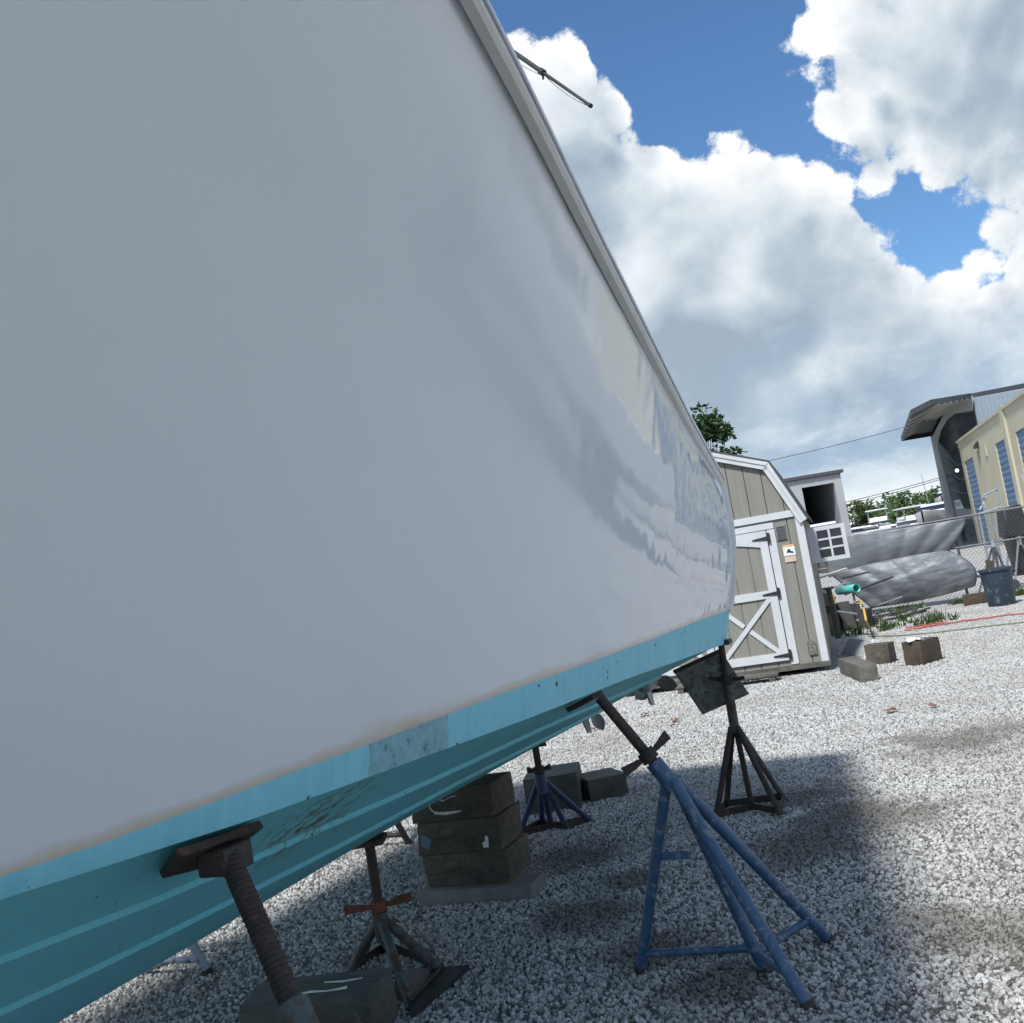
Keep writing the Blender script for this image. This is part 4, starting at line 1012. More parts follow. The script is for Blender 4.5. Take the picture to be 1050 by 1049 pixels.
# panel over the opening, right of the frame
pl0 = wp(997, 407.5); pl1 = wp(1135, 381.5)
mb = MB(); zlow = 0
mb.prism([Vector((pl0.x, DF, 0)), Vector((pl1.x, DF, 0)), Vector((pl1.x, DF, pl1.z - .02)), Vector((pl0.x, DF, pl0.z - .02))], Vector((0, 0.3, 0)))
obj('front_cladding', mb, STEELBLUE, wh)
mb = MB()
for q in range(60):
    xx = pl0.x + 0.2 + q * 0.3
    if xx > pl1.x: break
    mb.box((xx, DF - 0.02, 5.0), (0.05, 0.04, 9.0))
obj('cladding_rib', mb, STEELBLUE, wh)
# inside: back wall with girts, left side wall, roof
XB0, XB1, YB = cT.x + 0.05, pl1.x, DF + 26
mb = MB(); dxs = 26 * math.tan(R(25))
mb.prism([Vector((XB0, DF + .25, 0)), Vector((XB0 + dxs, YB, 0)), Vector((XB0 + dxs, YB, cT.z - .1)), Vector((XB0, DF + .25, cT.z - .1))], Vector((0.12, -0.04, 0)))
mb.prism([Vector((XB0 + dxs, YB, 0)), Vector((XB1 + dxs, YB, 0)), Vector((XB1 + dxs, YB, 10)), Vector((XB0 + dxs, YB, 8.2))], Vector((0, 0.2, 0)))
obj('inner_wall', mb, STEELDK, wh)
mb = MB()
for k_ in range(1, 6):
    z = k_ * 1.35; mb.bar(Vector((XB0 + 0.3, DF + 1, z)), Vector((XB0 + dxs + .2, YB - .2, z)), 0.12, 0.16)
    mb.bar(Vector((XB0 + dxs, YB - 0.15, z)), Vector((XB1 + dxs, YB - 0.15, z)), 0.12, 0.16)
obj('girt', mb, worn('pale_girt', (0.16, 0.19, 0.20), (0.2, 0.23, 0.24), 1, 0.6), wh)
mb = MB(); prof_ = [(XB0, cT.z - .05), (EH.x, EH.z - 0.02), (EE.x, EE.z - 0.12), (XB1, pl1.z - 0.2)]
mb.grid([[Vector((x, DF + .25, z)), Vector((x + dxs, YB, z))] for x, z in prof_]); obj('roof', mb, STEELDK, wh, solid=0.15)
q = at(981.5, 483.5, 72); mb = MB(); mb.lathe(q, [(0.0, -0.05), (0.08, -0.03), (0.12, 0.05), (0.12, 0.12), (0.03, 0.2)], SZ, 14)
LAMP, nt, b = new_mat('lit_lamp'); b.inputs['Emission Color'].default_value = (1, 0.97, 0.9, 1); b.inputs['Emission Strength'].default_value = 2.0; b.inputs['Base Color'].default_value = (.8, .8, .8, 1)
obj('ceiling_lamp', mb, LAMP, wh)

# ------------------------------------------------------------------ dark open bay with a boat in it
DB = 62.0
by = thing('storage_bay', 'tall grey boat storage bay with a dark open front behind the shed', 'building', tuple(Vector((at(835, 560, DB).x, DB, 0))))
tl, tr_ = at(800, 495.6, DB), at(860.5, 486.2, DB); ZTb = (tl.z + tr_.z) / 2; XL, XR = tl.x - 5.0, tr_.x
ol, orr = at(821, 500, DB).x, at(854.5, 497, DB).x; ZO = at(840, 497.5, DB).z
mb = MB()
mb.box(((XL + ol) / 2, DB, ZO / 2), (ol - XL, 0.4, ZO)); mb.box(((XR + orr) / 2, DB, ZO / 2), (XR - orr, 0.4, ZO)); mb.box(((XL + XR) / 2, DB, (ZO + ZTb) / 2), (XR - XL, 0.4, ZTb - ZO))
mb.box((XR - 0.2, DB + 8.2, ZTb / 2), (0.4, 16, ZTb)); mb.box((XL + 0.2, DB + 8.2, ZTb / 2), (0.4, 16, ZTb))
obj('wall', mb, BAYGREY, by)
mb = MB(); mb.box(((XL + XR) / 2, DB + 8, ZTb + 0.13), (XR - XL + 0.3, 16.8, 0.2)); obj('roof', mb, SHINGLE, by)
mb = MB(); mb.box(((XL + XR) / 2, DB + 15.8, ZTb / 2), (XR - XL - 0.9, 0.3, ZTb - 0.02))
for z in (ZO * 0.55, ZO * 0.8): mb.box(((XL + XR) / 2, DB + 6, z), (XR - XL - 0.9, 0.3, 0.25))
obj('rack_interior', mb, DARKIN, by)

# ------------------------------------------------------------------ moored and stored boats far off
def small_boat(label, c, length, beam, h, yaw, tower=False, cat='boat', group='white boats stored beyond the fence', zlift=0.9, fly=True):
    t = thing('far_boat', label, cat, (c.x, c.y, 0), group)
    f = Vector((math.cos(yaw), math.sin(yaw), 0)); s = Vector((-f.y, f.x, 0))
    P = lambda a, b, z: Vector((c.x, c.y, zlift)) + f * a + s * b + SZ * z
    mb = MB(); rows = []
    for i in range(9):
        q = i / 8; a = -length / 2 + length * q; w = beam / 2 * (1 - max(0, (q - 0.45) / 0.56) ** 2.2); hh = h * (0.85 + 0.35 * q * q)
        rows.append([P(a, -w, hh), P(a, -w * 0.82, hh * 0.35), P(a, 0, 0.0 + 0.5 * h * max(0, q - 0.7)), P(a, w * 0.82, hh * 0.35), P(a, w, hh), P(a, 0, hh + 0.06)])
    for r_ in rows: r_.append(r_[0])
    mb.grid(rows); mb.add(rows[0][:6], [(0, 1, 2, 3, 4, 5)])
    obj('hull', mb, BOATWHITE, t, smooth=50)
    z1 = h * 0.95
    mb = MB(); L2, w2, hc = length * 0.4, beam * 0.38, h * 0.62
    mb.hexa([P(-L2 * .55, -w2, z1), P(L2 * .75, -w2 * .8, z1), P(L2 * .75, w2 * .8, z1), P(-L2 * .55, w2, z1), P(-L2 * .5, -w2 * .9, z1 + hc), P(L2 * .35, -w2 * .75, z1 + hc), P(L2 * .35, w2 * .75, z1 + hc), P(-L2 * .5, w2 * .9, z1 + hc)])
    obj('cabin', mb, BOATWHITE, t, bevel=0.05)
    mb = MB()
    mb.hexa([P(-L2 * .4, -w2 - .02, z1 + hc * .4), P(L2 * .62, -w2 * .86, z1 + hc * .4), P(L2 * .62, w2 * .86, z1 + hc * .4), P(-L2 * .4, w2 + .02, z1 + hc * .4), P(-L2 * .4, -w2 * .97, z1 + hc * .78), P(L2 * .5, -w2 * .83, z1 + hc * .78), P(L2 * .5, w2 * .83, z1 + hc * .78), P(-L2 * .4, w2 * .97, z1 + hc * .78)])
    obj('window', mb, GLASSDK, t)
    if fly:
        z2 = z1 + hc
        mb = MB(); mb.box(P(-L2 * .15, 0, z2 + h * .14), (L2 * .7, w2 * 1.7, h * .26), (f, s, SZ)); obj('flybridge', mb, BOATWHITE, t, bevel=0.05)
        mb = MB(); mb.box(P(-L2 * .15, 0, z2 + h * .95), (L2 * .9, w2 * 1.9, 0.1), (f, s, SZ)); obj('hard_top', mb, BOATWHITE, t, bevel=0.03)
        mb = MB()
        for sa in (-.5, .25):
            for sb_ in (-1, 1): mb.tube([P(L2 * sa, sb_ * w2 * .8, z2 + .05), P(L2 * sa * .9, sb_ * w2 * .75, z2 + h * .93)], 0.045, 6)
        obj('top_post', mb, GALV, t)
    if tower:
        mb = MB(); z3 = z1 + hc + (h * .95 if fly else 0)
        for sa in (-.5, .2):
            for sb_ in (-1, 1): mb.tube([P(L2 * sa, sb_ * w2 * .7, z3), P(L2 * sa * .4 - L2 * .1, sb_ * w2 * .35, z3 + h * 1.5)], 0.05, 6)
        mb.box(P(-L2 * .12, 0, z3 + h * 1.5), (L2 * .5, w2, 0.08), (f, s, SZ)); obj('tower', mb, GALV, t)
    mb = MB()
    for a in (-.28, .18): mb.box(P(length * a, 0, -zlift / 2 + .05), (0.35, beam * .5, zlift + .1), (f, s, SZ))
    obj('cradle', mb, WOODGR, t)
    return t
def fb_(x, D): q = at(x, 545, D); return Vector((q.x, q.y, 0))
small_boat('white motor yacht beside the warehouse column, largest of the far boats', fb_(968, 78), 9.0, 3.3, 1.25, R(-128), zlift=1.3, fly=False)
small_boat('white boat with a dark wrap round windscreen and hard top, left of the large yacht', fb_(939, 84), 7.5, 2.8, 1.0, R(-95), zlift=0.9)
small_boat('low white boat just above the middle of the tarpaulin top', fb_(921, 88), 7.0, 2.6, 0.95, R(-40), zlift=0.8, fly=False)
small_boat('small flybridge boat standing in front of the trees, left of the dark windscreen', fb_(903, 105), 8.0, 3.0, 1.1, R(-110), tower=False, zlift=1.4)
small_boat('low white boat next to the corner of the grey bay', fb_(877, 80), 7.0, 2.6, 1.0, R(-60), zlift=0.9, fly=False)
small_boat('white boat up on the rack behind the first yacht, close to the warehouse', fb_(984, 100), 9.0, 3.2, 1.4, R(-125), zlift=2.6, fly=False)
bb_ = at(842, 540, 57); small_boat('boat with a metal rail and windscreen in front of the dark bay', Vector((bb_.x, 57, 0)), 7.0, 2.4, 1.0, R(-100), zlift=1.15, fly=False)
small_boat('white cabin boat added out of view opposite, mirrored in the glossy side of the big boat', Vector((9.5, 10.5, 0)), 8.0, 2.8, 1.3, R(-70), zlift=0.9, fly=True, group=None)  # added beyond the right edge to give the glossy hull something to mirror
# mast and overhead cables
q0, q1 = at(944.5, 486, 110), at(953.5, 512, 110)
mb = MB(); mb.tube([Vector((q1.x, 110, 0)), q0], [0.09, 0.03], 8); tag(obj('radio_mast', mb, GALV), 'thin grey mast standing up behind the far boats', 'mast')
def cable(label, pa, pb, sag, r=0.022):
    mb = MB(); mb.tube([pa + (pb - pa) * (i / 24) - SZ * (4 * sag * (i / 24) * (1 - i / 24)) for i in range(25)], r, 5)
    tag(obj('overhead_cable', mb, WIRE), label, 'cable', 'overhead cables in front of the clouds')
cable('highest overhead cable, crossing from the tree to the warehouse canopy', at(690, 492.5, 62), at(965, 427, 75), 0.25, 0.02)
cable('upper of the paired overhead cables, running behind the thin mast', at(840, 521, 66), at(985, 483, 74), 0.12)
cable('lower of the paired overhead cables, running behind the thin mast', at(840, 524, 67), at(985, 485, 75), 0.12)
cable('lowest overhead cable, just above the trees', at(840, 531, 68), at(985, 493.5, 76), 0.12)

# ------------------------------------------------------------------ chain link fence and tarpaulins
F0, F1 = Vector((4.6, 21.6, 0)), Vector((14.0, 17.2, 0))
fd = (F1 - F0).normalized(); fn = Vector((fd.y, -fd.x, 0)); FL = (F1 - F0).length; FH = 1.60
fence = thing('chain_link_fence', 'grey chain link fence with steel posts and rails behind the gravel yard', 'fence', tuple((F0 + F1) / 2))
def FP(a, z, o=0.0): return F0 + fd * a + SZ * z + fn * o
mb = MB()
c = 0.075; n_ = int(FL / c)
for i in range(-int(FH / c), n_ + 1):
    for s in (1, -1):
        a0, a1 = i * c, i * c + FH
        if s < 0: a0, a1 = a1, a0
        z0, z1 = 0.04, FH
        lo, hi = min(a0, a1), max(a0, a1)
        def cl(a): 
            return z0 + (z1 - z0) * (a - a0) / (a1 - a0)
        la, ha = max(0.0, lo), min(FL, hi)
        if ha - la < 0.05: continue
        mb.tube([FP(la, cl(la), 0.003 * s), FP(ha, cl(ha), 0.003 * s)], 0.0028, 3, caps=False)
obj('mesh', mb, FENCEG, fence)
for i in range(6):
    a = min(FL, i * FL / 5); mb = MB(); mb.tube([FP(a, -0.02, -0.035), FP(a, FH + 0.05, -0.035)], 0.026, 10); obj('post', mb, FENCEG, fence)
for z in (FH, 1.03, 0.06):
    mb = MB(); mb.tube([FP(0, z, -0.012), FP(FL, z, -0.012)], 0.019 if z > 0.5 else 0.004, 8); obj('rail', mb, FENCEG, fence)
def fa(x, y):
    p = onplane(x, y, F0, fn); q = p - F0; return q.dot(fd), p.z
def tarp(name, label, TL, TR, BR, BL, mat, bulge, seed, rcurve=0.0, bot=0.0, folds=5, wr=0.008, sag=1.0):
    rows = []; nI, nJ = 44, 30
    for i in range(nI + 1):
        s = i / nI; row = []
        for j in range(nJ + 1):
            t = j / nJ
            tl = (TL[0] + (TR[0] - TL[0]) * s, TL[1] + (TR[1] - TL[1]) * s); bl_ = (BL[0] + (BR[0] - BL[0]) * s, BL[1] + (BR[1] - BL[1]) * s)
            a = tl[0] + (bl_[0] - tl[0]) * t; z = tl[1] + (bl_[1] - tl[1]) * t
            z += -0.03 * sag * math.sin(math.pi * s) * (1 - t) - bot * math.sin(math.pi * s) * t
            a += rcurve * s * math.sin(math.pi * t)
            o = 0.035 + bulge * math.sin(math.pi * s) ** 0.7 * math.sin(math.pi * (0.15 + 0.75 * t))
            fan = abs(math.sin((s * folds + 0.35 * t * (s - 0.5) * 6) * math.pi))
            o += 0.045 * fan * (1 - 0.5 * t) + wr * mnoise.fractal(Vector((a * 1.3 + z * 1.1, z * 5.5 - a * 1.2, seed)), 0.8, 2.1, 6)
            row.append(FP(a, max(0.02, z), max(0.03, o)))
        rows.append(row)
    mb = MB(); mb.grid(rows)
    return tag(obj(name, mb, mat, None, smooth=75, solid=0.004), label, 'tarpaulin', 'silver tarpaulins hung on the fence')
tarp('tarpaulin', 'upper silver tarpaulin tied along the top of the chain link fence', fa(846, 551), fa(991, 531), fa(974, 564.5), fa(850, 592), TARP, 0.10, 1.0, rcurve=0.05, bot=0.0)
tarp('tarpaulin', 'lower shiny silver tarpaulin sagging to the ground below the other one', fa(852, 589), fa(972, 563.5), fa(1000, 601), fa(893, 623), TARP2, 0.26, 7.0, rcurve=0.22, bot=0.05, folds=4, wr=0.026, sag=-1.6)
# weeds along the fence foot
rnd = random.Random(12); mb = MB()
def tuft(p, n, h):
    for _ in range(n):
        a = p + Vector((rnd.gauss(0, .06), rnd.gauss(0, .06), 0)); d = Vector((rnd.gauss(0, .35), rnd.gauss(0, .35), 1)).normalized() * h * rnd.uniform(.4, 1.1); s = Vector((rnd.gauss(0, 1), rnd.gauss(0, 1), 0)).normalized() * 0.012
        mb.add([a - s, a + s, a + d * .6 + s * .8, a + d + Vector((rnd.gauss(0, .02), 0, -.02)), a + d * .6 - s * .8], [(0, 1, 2, 3, 4)])
for _ in range(150):
    a = rnd.uniform(0.3, FL); 
    if 3.3 < a < 3.9 : continue
    w = 1.0 if a < 4.6 else (0.5 if a < 5.2 or a > 6.4 else 0.12)
    if rnd.random() < w: tuft(FP(a, 0, rnd.uniform(0.02, 0.55)), 16, rnd.uniform(0.08, 0.2))
for _ in range(48): tuft(Vector((rnd.uniform(4.7, 6.6), rnd.uniform(16.2, 18.6), 0)), 16, rnd.uniform(0.1, 0.26))
kind(obj('weeds', mb, WEED), 'stuff')

# ------------------------------------------------------------------ grey bin, folded stand, rack and engine by the fence
def bin_thing():
    c = gr(1028, 621); t = thing('trash_can', 'dark slate grey plastic bin streaked with white, on the gravel by the fence', 'bin', (c.x, c.y, 0))
    mb = MB(); mb.lathe(c, [(0.0, 0.0), (0.205, 0.0), (0.215, 0.02), (0.255, 0.60), (0.275, 0.60), (0.278, 0.64), (0.25, 0.645), (0.245, 0.60), (0.20, 0.05), (0.0, 0.05)], SZ, 28); obj('body', mb, CANP, t)
    for s in (1, -1):
        mb = MB(); mb.box(c + Vector((s * 0.285, 0, 0.55)), (0.05, 0.14, 0.04)); obj('handle', mb, CANP, t, bevel=0.01)
    rnd = random.Random(5)
    for k_ in range(5):
        mb = MB(); p = c + Vector((rnd.uniform(-.14, -.02), rnd.uniform(-.08, .1), 0.3)); mb.tube([p, p + Vector((rnd.uniform(-.1, 0), rnd.uniform(-.04, .04), rnd.uniform(.42, .52)))], 0.016, 8)
        tag(obj('scrap_stick', mb, WOODDK), 'dark scrap stick standing in the grey bin', 'stick', 'scrap sticks in the bin')
    return c
cbin = bin_thing()
fs = thing('jack_stand', 'grey jack stand leaning its pointed top up behind the grey bin', 'jack stand', tuple(cbin + Vector((0.05, 0.6, 0))))
ap_ = at(1018.5, 558, cbin.y + 0.55)
for f in (gr(1004, 607), gr(1029, 606), gr(1040, 604), gr(1019, 598)):
    mb = MB(); mb.tube([ap_, f], 0.022, 8); obj('leg', mb, GALVBLUE, fs)
mb = MB(); mb.tube([ap_ - SZ * .05, ap_ + SZ * 0.06], 0.04, 10); obj('collar', mb, GALVBLUE, fs)
mb = MB(); mb.tube([ap_ + (gr(1004, 607) - ap_) * .8, ap_ + (gr(1029, 606) - ap_) * .8, ap_ + (gr(1040, 604) - ap_) * .8], 0.016, 8); obj('brace', mb, GALVBLUE, fs)
# steel rack behind the fence
rk = thing('steel_rack', 'pale steel pipe rack standing behind the fence before the roller doors', 'rack', tuple(at(1016, 545, 27)))
rk.location.z = 0; rk['_loc'] = tuple(rk.location)
def rp_(x, y): 
    return at(x, y, 27)
for x0, y0 in ((1003.5, 527), (1011.5, 525.5), (1016, 524.5), (1026, 520)):
    p = rp_(x0, y0); mb = MB(); mb.tube([Vector((p.x, 27, 0)), p], 0.035, 8); obj('post', mb, GALV, rk)
mb = MB(); pts_ = [rp_(1006, 520), rp_(1021.5, 501.5), rp_(1025.5, 520)]
mb.tube([rp_(1008, 508.5), rp_(1021.5, 501.5), rp_(1026, 520), rp_(1011, 525.5), rp_(1008, 508.5)], 0.03, 6); mb.tube([rp_(1004.5, 523), rp_(1014, 505.5)], 0.025, 6); mb.tube([rp_(1003.5, 527), rp_(1026, 520)], 0.03, 6); mb.tube([rp_(1003.5, 526.8) - SZ * .9, rp_(1026, 520) - SZ * .9], 0.03, 6)
obj('top_frame', mb, GALVBLUE, rk)
# outboard engine on a stand
oc_ = at(1042, 560, 21.0); ob = thing('outboard_engine', 'black outboard engine on a wheeled stand behind the fence', 'engine', (oc_.x, 21.0, 0))
OE = Vector((oc_.x, 21.0, 0))
def OP(x, y, z): return OE + Vector((x, y, z))
mb = MB(); mb.hexa([OP(-.24, -.2, 1.05), OP(.30, -.2, 1.0), OP(.30, .2, 1.0), OP(-.24, .2, 1.05), OP(-.20, -.16, 1.62), OP(.2, -.16, 1.68), OP(.2, .16, 1.68), OP(-.20, .16, 1.62)]); obj('cowl', mb, BLACK, ob, bevel=0.05)
mb = MB(); mb.hexa([OP(-.12, -.1, .35), OP(.12, -.1, .35), OP(.12, .1, .35), OP(-.12, .1, .35), OP(-.18, -.14, 1.045), OP(.22, -.14, 1.0), OP(.22, .14, 1.0), OP(-.18, .14, 1.045)]); mb.lathe(OP(-.22, 0, .30), [(0, 0), (.05, .05), (.06, .2), (.05, .38), (0, .44)], (1, 0, 0), 12); obj('midsection', mb, BLACK, ob, bevel=0.01)
mb = MB()
for s in (-.2, .2):
    mb.tube([OP(-.3, s, .03), OP(-.02, s, .98)], 0.022, 8); mb.tube([OP(.35, s, .03), OP(-.02, s, .96)], 0.022, 8); mb.tube([OP(-.3, s, .05), OP(.35, s, .05)], 0.02, 8)
mb.bar(OP(-.02, -.26, .95), OP(-.02, .26, .95), .05, .18); obj('stand_frame', mb, GALV, ob)
for x_ in (-.3, .35):
    mb = MB(); mb.tube([OP(x_, -.26, .10), OP(x_, -.20, .10)], 0.10, 18); obj('wheel', mb, RUBBER, ob)

# ------------------------------------------------------------------ clutter between shed and fence
p0 = gr(860, 655); p1 = at(854, 603, p0.y)
mb = MB(); mb.tube([p0, Vector((p0.x - .01, p0.y, p1.z))], 0.045, 10); mb.box(Vector((p0.x - .01, p0.y, p1.z + .01)), (0.16, 0.12, 0.03)); tag(obj('old_post', mb, WOODDK, bevel=0.004), 'short dark post with a flat cap standing among the junk by the shed', 'post')
a_ = at(860, 606, 16.2); b_ = at(878.5, 603, 15.6)
mb = MB(); mb.tube([a_, b_], 0.062, 16, caps=False); 
tag(obj('plastic_pipe', mb, TEALPIPE, solid=0.006), 'turquoise plastic pipe lying across the junk pile by the shed', 'pipe')
jb = gr(866, 640); jb = Vector((4.75, 17.4, 0))
mb = MB(); rnd = random.Random(31)
jk = thing('yellow_pump', 'yellow and black machine half hidden in the junk beside the shed', 'machine', tuple(jb))
mb.box(jb + Vector((0.05, 0, .25)), (0.55, 0.4, 0.5)); obj('base_frame', mb, BLACK, jk, bevel=0.03)
mb = MB(); mb.box(jb + Vector((0.12, -0.08, .60)), (0.40, 0.3, 0.20)); obj('housing', mb, YELLOW, jk, bevel=0.04)
mb = MB(); mb.tube([jb + Vector((.1, -.22, .62)), jb + Vector((.1, -.30, .62))], 0.11, 16); obj('motor_cap', mb, BLACK, jk)
hp = [at(876, 618, 16.6), at(883, 616, 16.2), at(886, 626, 15.6), at(888, 636, 15.2), gr(893, 647), gr(897, 652)]
mb = MB(); mb.tube(hp, 0.016, 8); tag(obj('yellow_hose', mb, YELLOW), 'yellow hose curving down from the junk to the gravel', 'hose')
# heap of pipes and angle iron
HG = 'scrap pipes piled beside the shed'
rnd = random.Random(9)
for i in range(16):
    y = rnd.uniform(16.8, 19.8); x = rnd.uniform(4.7, 6.3); z = rnd.uniform(0.3, 1.0) * (1 if x < 5.6 else 0.45)
    ang = rnd.gauss(0.1, .2); ln = rnd.uniform(0.4, 0.95)
    d = Vector((math.cos(ang), rnd.uniform(-.3, .3), math.sin(ang) * .8)) * ln / 2
    mb = MB(); mb.tube([Vector((x, y, z)) - d, Vector((x, y, z)) + d], rnd.choice((0.014, 0.02, 0.028)), 8)
    tag(obj('scrap_pipe', mb, rnd.choice((GALV, DARKRUST, GALVBLUE, BLACK))), 'loose metal pipe jumbled in the junk heap beside the shed', 'pipe', HG)
mb = MB(); mb.tube([at(838, 593, 16.5), at(868, 583, 16.0)], 0.02, 8); tag(obj('scrap_pole', mb, worn('pale_pole', (.4, .38, .34), (.5, .48, .44), 5, .6)), 'pale straight pole lying on top of the junk heap', 'pole')
dh = MB(); rnd = random.Random(3)
for i in range(26):
    c = Vector((rnd.uniform(4.5, 6.0), rnd.uniform(17.6, 20.0), 0)); s = rnd.uniform(.12, .35); h_ = rnd.uniform(.15, .75) * (1.0 if c.x < 5.4 else .55)
    ax_ = Matrix.Rotation(rnd.random() * 3, 3, 'Z') @ Matrix.Rotation(rnd.gauss(0, .3), 3, 'X')
    dh.box(c + SZ * (h_ / 2), (s, s * rnd.uniform(.4, 1.2), h_), (ax_ @ Vector((1, 0, 0)), ax_ @ Vector((0, 1, 0)), ax_ @ SZ))
for i in range(14):
    c = Vector((rnd.uniform(5.2, 6.9), rnd.uniform(18.4, 19.6), 0.03)); d = Vector((rnd.uniform(.2, .5), rnd.gauss(0, .1), rnd.uniform(0, .08)))
    dh.bar(c - d, c + d, 0.06, 0.03)
kind(obj('scrap_heap', dh, RUBBER), 'stuff')
# slatted panel by the timber
sp0, sp1 = gr(861, 672), gr(887, 675)
sl = thing('slatted_panel', 'white slatted panel leaning low beside the dark timber block', 'panel', tuple(sp0))
e = (sp1 - sp0); Lp = e.length; e.normalize(); b3 = Vector((-e.y, e.x, 0)); up3 = (SZ * 0.8 + b3 * 0.6).normalized()
mb = MB()
for k_ in range(8): mb.bar(sp0 + up3 * (0.03 + 0.031 * k_), sp1 + up3 * (0.03 + 0.031 * k_), 0.010, 0.021)
obj('slat', mb, WHITEPL, sl)
for q in (sp0, sp1): mb = MB(); mb.bar(q, q + up3 * 0.27, 0.025, 0.03, e); obj('frame', mb, WHITEPL, sl)
mb = MB(); mb.prism([sp0 + b3 * .02, sp1 + b3 * .02, sp1 + b3 * .02 + up3 * .25, sp0 + b3 * .02 + up3 * .25], b3 * .01); obj('backing', mb, GALVBLUE, sl)
# hoses on the gravel
def ground_line(name, label, px, mat, r, cat, wob=0.0, seed=1):
    rnd = random.Random(seed); pts = []
    P0 = [gr(x, y) for x, y in px]
    for a, b in zip(P0, P0[1:]):
        for i in range(8):
            s = i / 8; pts.append(a + (b - a) * s + Vector((rnd.gauss(0, wob), rnd.gauss(0, wob), 0)))
    pts.append(P0[-1])
    mb = MB(); mb.tube([p + SZ * (r + .012) for p in pts], r, 8); return tag(obj(name, mb, mat, smooth=80), label, cat)
ground_line('red_hose', 'red hose looped and trailing across the gravel towards the right', [(929, 645.5), (945, 643), (958, 640.5), (969, 640), (955, 643), (940, 646), (931, 647.5), (950, 644), (972, 641), (985, 638.5), (1010, 635.5), (1028, 632.5), (1050, 630.5), (1085, 626)], REDHOSE, 0.011, 'hose', 0.03, 4)
ground_line('cord', 'thin green grey cord lying straight across the gravel below the red hose', [(890, 654), (925, 653), (960, 650), (1000, 645), (1050, 639.5), (1090, 635)], GREENLINE, 0.010, 'cord', 0.01, 6)
# small dry leaves on the gravel
for (x, y, s) in ((662, 735, .05), (693, 741, .045), (607, 751, .045), (915, 732, .05), (690, 747, .03), (957, 727, .03)):
    p = gr(x, y); mb = MB(); rr_ = random.Random(x)
    mb.grid([[p + Vector((s * (i - 1.5) * .6, s * (j - 1) * .8, .02 + .03 * rr_.random())) for j in range(3)] for i in range(4)])
    tag(obj('dry_leaf', mb, LEAFBROWN, solid=.004, smooth=80), 'curled brown leaf lying on the white gravel', 'leaf', 'dry leaves on the gravel')

# ------------------------------------------------------------------ sun and sky
SUNV = Vector((-0.402, -0.628, 1.0)).normalized()
sd_ = bpy.data.lights.new('sun', 'SUN'); sd_.energy = 3.9; sd_.angle = R(6); sd_.color = (1.0, 0.98, 0.945)
so = bpy.data.objects.new('sun', sd_); col.objects.link(so); so.rotation_euler = SUNV.to_track_quat('Z', 'Y').to_euler(); so.location = (0, 0, 30)

def cdir(x, y): return ray(x, y).normalized()
world = bpy.data.worlds.new('World'); scene.world = world; world.use_nodes = True
nt = world.node_tree
bg = nt.nodes['Background']
sky = N(nt, 'ShaderNodeTexSky', sky_type='NISHITA', sun_disc=False)
sky.sun_elevation = math.asin(SUNV.z); sky.sun_rotation = math.atan2(SUNV.x, SUNV.y); sky.air_density = 1.0; sky.dust_density = 0.6; sky.ozone_density = 1.6
tc = N(nt, 'ShaderNodeTexCoord').outputs['Generated']
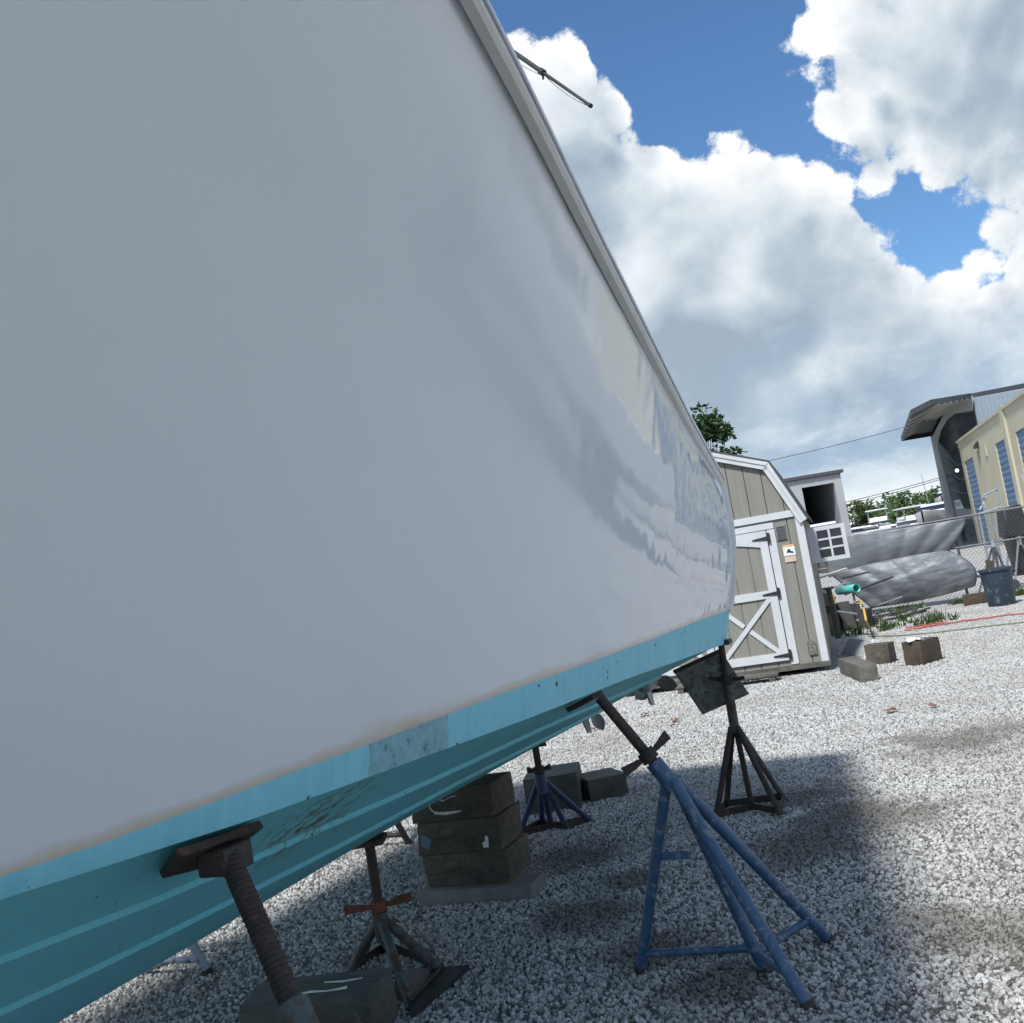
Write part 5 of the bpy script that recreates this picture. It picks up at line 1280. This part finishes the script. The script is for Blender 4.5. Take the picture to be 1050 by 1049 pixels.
# cloud banks: soft round masses in the sky, roughened by fractal noise
BL = [  # picture direction -> sky direction, angular radius
    (575, 98, .065), (555, 150, .10), (635, 205, .085), (640, 330, .19), (700, 258, .08), (720, 330, .14), (778, 205, .05), (785, 235, .075), (770, 310, .15), (850, 250, .065), (885, 275, .055), (850, 310, .08),
    (840, 390, .15), (930, 390, .09), (985, 350, .05), (1045, 295, .065), (1095, 275, .09), (1010, 415, .13),
    (845, 130, .05), (890, 150, .055), (915, 75, .075), (920, 15, .075), (985, 45, .10), (985, 110, .06), (1075, 40, .12), (1060, -50, .15), (980, -40, .10), (1100, 110, .06),
    (868, 78, .055), (460, 330, .25), (300, 250, .22)]
def density(vec):
    w = noise(nt, vec, 7.0, 1.0, 0.5); 
    wv = N(nt, 'ShaderNodeVectorMath', operation='SUBTRACT'); L(nt, w.outputs['Color'], wv.inputs[0]); wv.inputs[1].default_value = (.5, .5, .5)
    ws_ = N(nt, 'ShaderNodeVectorMath', operation='SCALE'); L(nt, wv.outputs[0], ws_.inputs[0]); ws_.inputs['Scale'].default_value = 0.09
    pv_ = N(nt, 'ShaderNodeVectorMath', operation='ADD'); L(nt, vec, pv_.inputs[0]); L(nt, ws_.outputs[0], pv_.inputs[1])
    m_ = None
    for (x, y, r_) in BL:
        d = N(nt, 'ShaderNodeVectorMath', operation='DISTANCE'); L(nt, pv_.outputs[0], d.inputs[0]); d.inputs[1].default_value = cdir(x, y)
        v = mth(nt, 'MULTIPLY_ADD', d.outputs['Value'], -1.0 / 0.085, r_ / 0.085)
        m_ = v if m_ is None else mth(nt, 'SMOOTH_MAX', m_, v, 0.25)
    # elsewhere in the sky: broken cumulus from noise alone
    big = noise(nt, vec, 2.3, 2, 0.55)
    sepv = N(nt, 'ShaderNodeSeparateXYZ'); L(nt, vec, sepv.inputs[0])
    front = N(nt, 'ShaderNodeVectorMath', operation='DOT_PRODUCT'); L(nt, vec, front.inputs[0]); front.inputs[1].default_value = cdir(690, 250)
    outside = ramp(nt, front.outputs['Value'], [(0.80, 1.0), (0.90, 0.0)])
    bgd = mth(nt, 'MULTIPLY', mth(nt, 'MULTIPLY_ADD', big.outputs['Fac'], 4.0, -2.0), outside)
    m_ = mth(nt, 'MAXIMUM', m_, mth(nt, 'SUBTRACT', bgd, mth(nt, 'MULTIPLY', mth(nt, 'SUBTRACT', 1.0, outside), 5.0)))
    f1 = noise(nt, vec, 13.0, 6, 0.66)
    f2 = N(nt, 'ShaderNodeTexVoronoi', feature='F1', i_Scale=30.0); L(nt, pv_.outputs[0], f2.inputs['Vector'])
    t = mth(nt, 'MULTIPLY_ADD', f1.outputs['Fac'], 1.7, -0.85)
    t = mth(nt, 'ADD', t, mth(nt, 'MULTIPLY_ADD', f2.outputs['Distance'], -0.75, 0.30))
    return mth(nt, 'ADD', m_, mth(nt, 'MULTIPLY', t, 0.75)), f1.outputs['Fac'], sepv.outputs[2], m_
d0, fz, elev, m0 = density(tc)
off = N(nt, 'ShaderNodeVectorMath', operation='ADD'); L(nt, tc, off.inputs[0]); off.inputs[1].default_value = Vector((-0.022, -0.004, 0.036))
d1, _, _, m1 = density(off.outputs[0])
alpha = ramp(nt, d0, [(0.03, 0.0), (0.17, 1.0)], 'EASE')
gm = mth(nt, 'SUBTRACT', m0, m1); gt = mth(nt, 'SUBTRACT', mth(nt, 'SUBTRACT', d0, d1), gm)
gt = mth(nt, 'MULTIPLY', gt, ramp(nt, d0, [(0.2, 1.25), (0.75, 0.35)]))
lit = mth(nt, 'MULTIPLY_ADD', gm, 0.85, mth(nt, 'ADD', gt, 0.22))
thin = mth(nt, 'MULTIPLY', ramp(nt, d0, [(0.1, 1.0), (0.4, 0.5), (0.9, 0.0)]), 0.58)
lit = mth(nt, 'ADD', lit, thin, clamp=True)
cloud = ramp(nt, lit, [(0.02, (2.7, 3.4, 4.2)), (0.28, (3.7, 4.4, 5.1)), (0.58, (5.6, 6.1, 6.5)), (1.0, (8.0, 8.1, 8.15))])
# low grey stratus with pale streaks towards the horizon
st1 = noise(nt, mapping(nt, tc, (3.0, 3.0, 7.0)), 3.0, 6, 0.62, 0.3)
strat = ramp(nt, st1.outputs['Fac'], [(0.30, (2.6, 3.6, 4.9)), (0.48, (3.1, 4.1, 5.2)), (0.60, (4.6, 5.5, 6.4)), (0.76, (7.0, 7.6, 8.1))])
hz = ramp(nt, elev, [(0.0, 1.0), (0.035, 0.8), (0.075, 0.0)])
strat = mixc(nt, hz, strat, (8.0, 8.4, 8.4))
lowk = mth(nt, 'MULTIPLY', ramp(nt, mth(nt, 'ADD', elev, mth(nt, 'MULTIPLY_ADD', fz, 0.22, -0.11)), [(0.085, 1.0), (0.20, 0.0)]), 0.92)
blue = mixc(nt, 1.0, sky.outputs[0], (0.64, 0.89, 1.10), 'MULTIPLY')
skyc = mixc(nt, alpha, blue, cloud)
skyc = mixc(nt, lowk, skyc, strat)
L(nt, skyc, bg.inputs['Color']); bg.inputs['Strength'].default_value = 0.1

# ------------------------------------------------------------------ finish
for o in bpy.data.objects:
    if '_loc' in o.keys(): del o['_loc']
vs = scene.view_settings; vs.view_transform = 'Standard'; vs.look = 'None'; vs.exposure = 0.42; vs.gamma = 1.0
scene.render.engine = 'CYCLES'; scene.cycles.max_bounces = 5; scene.cycles.diffuse_bounces = 3; scene.cycles.glossy_bounces = 3; scene.cycles.adaptive_threshold = 0.03; world.cycles.sampling_method = 'MANUAL'; world.cycles.sample_map_resolution = 512; scene.cycles.use_denoising = True
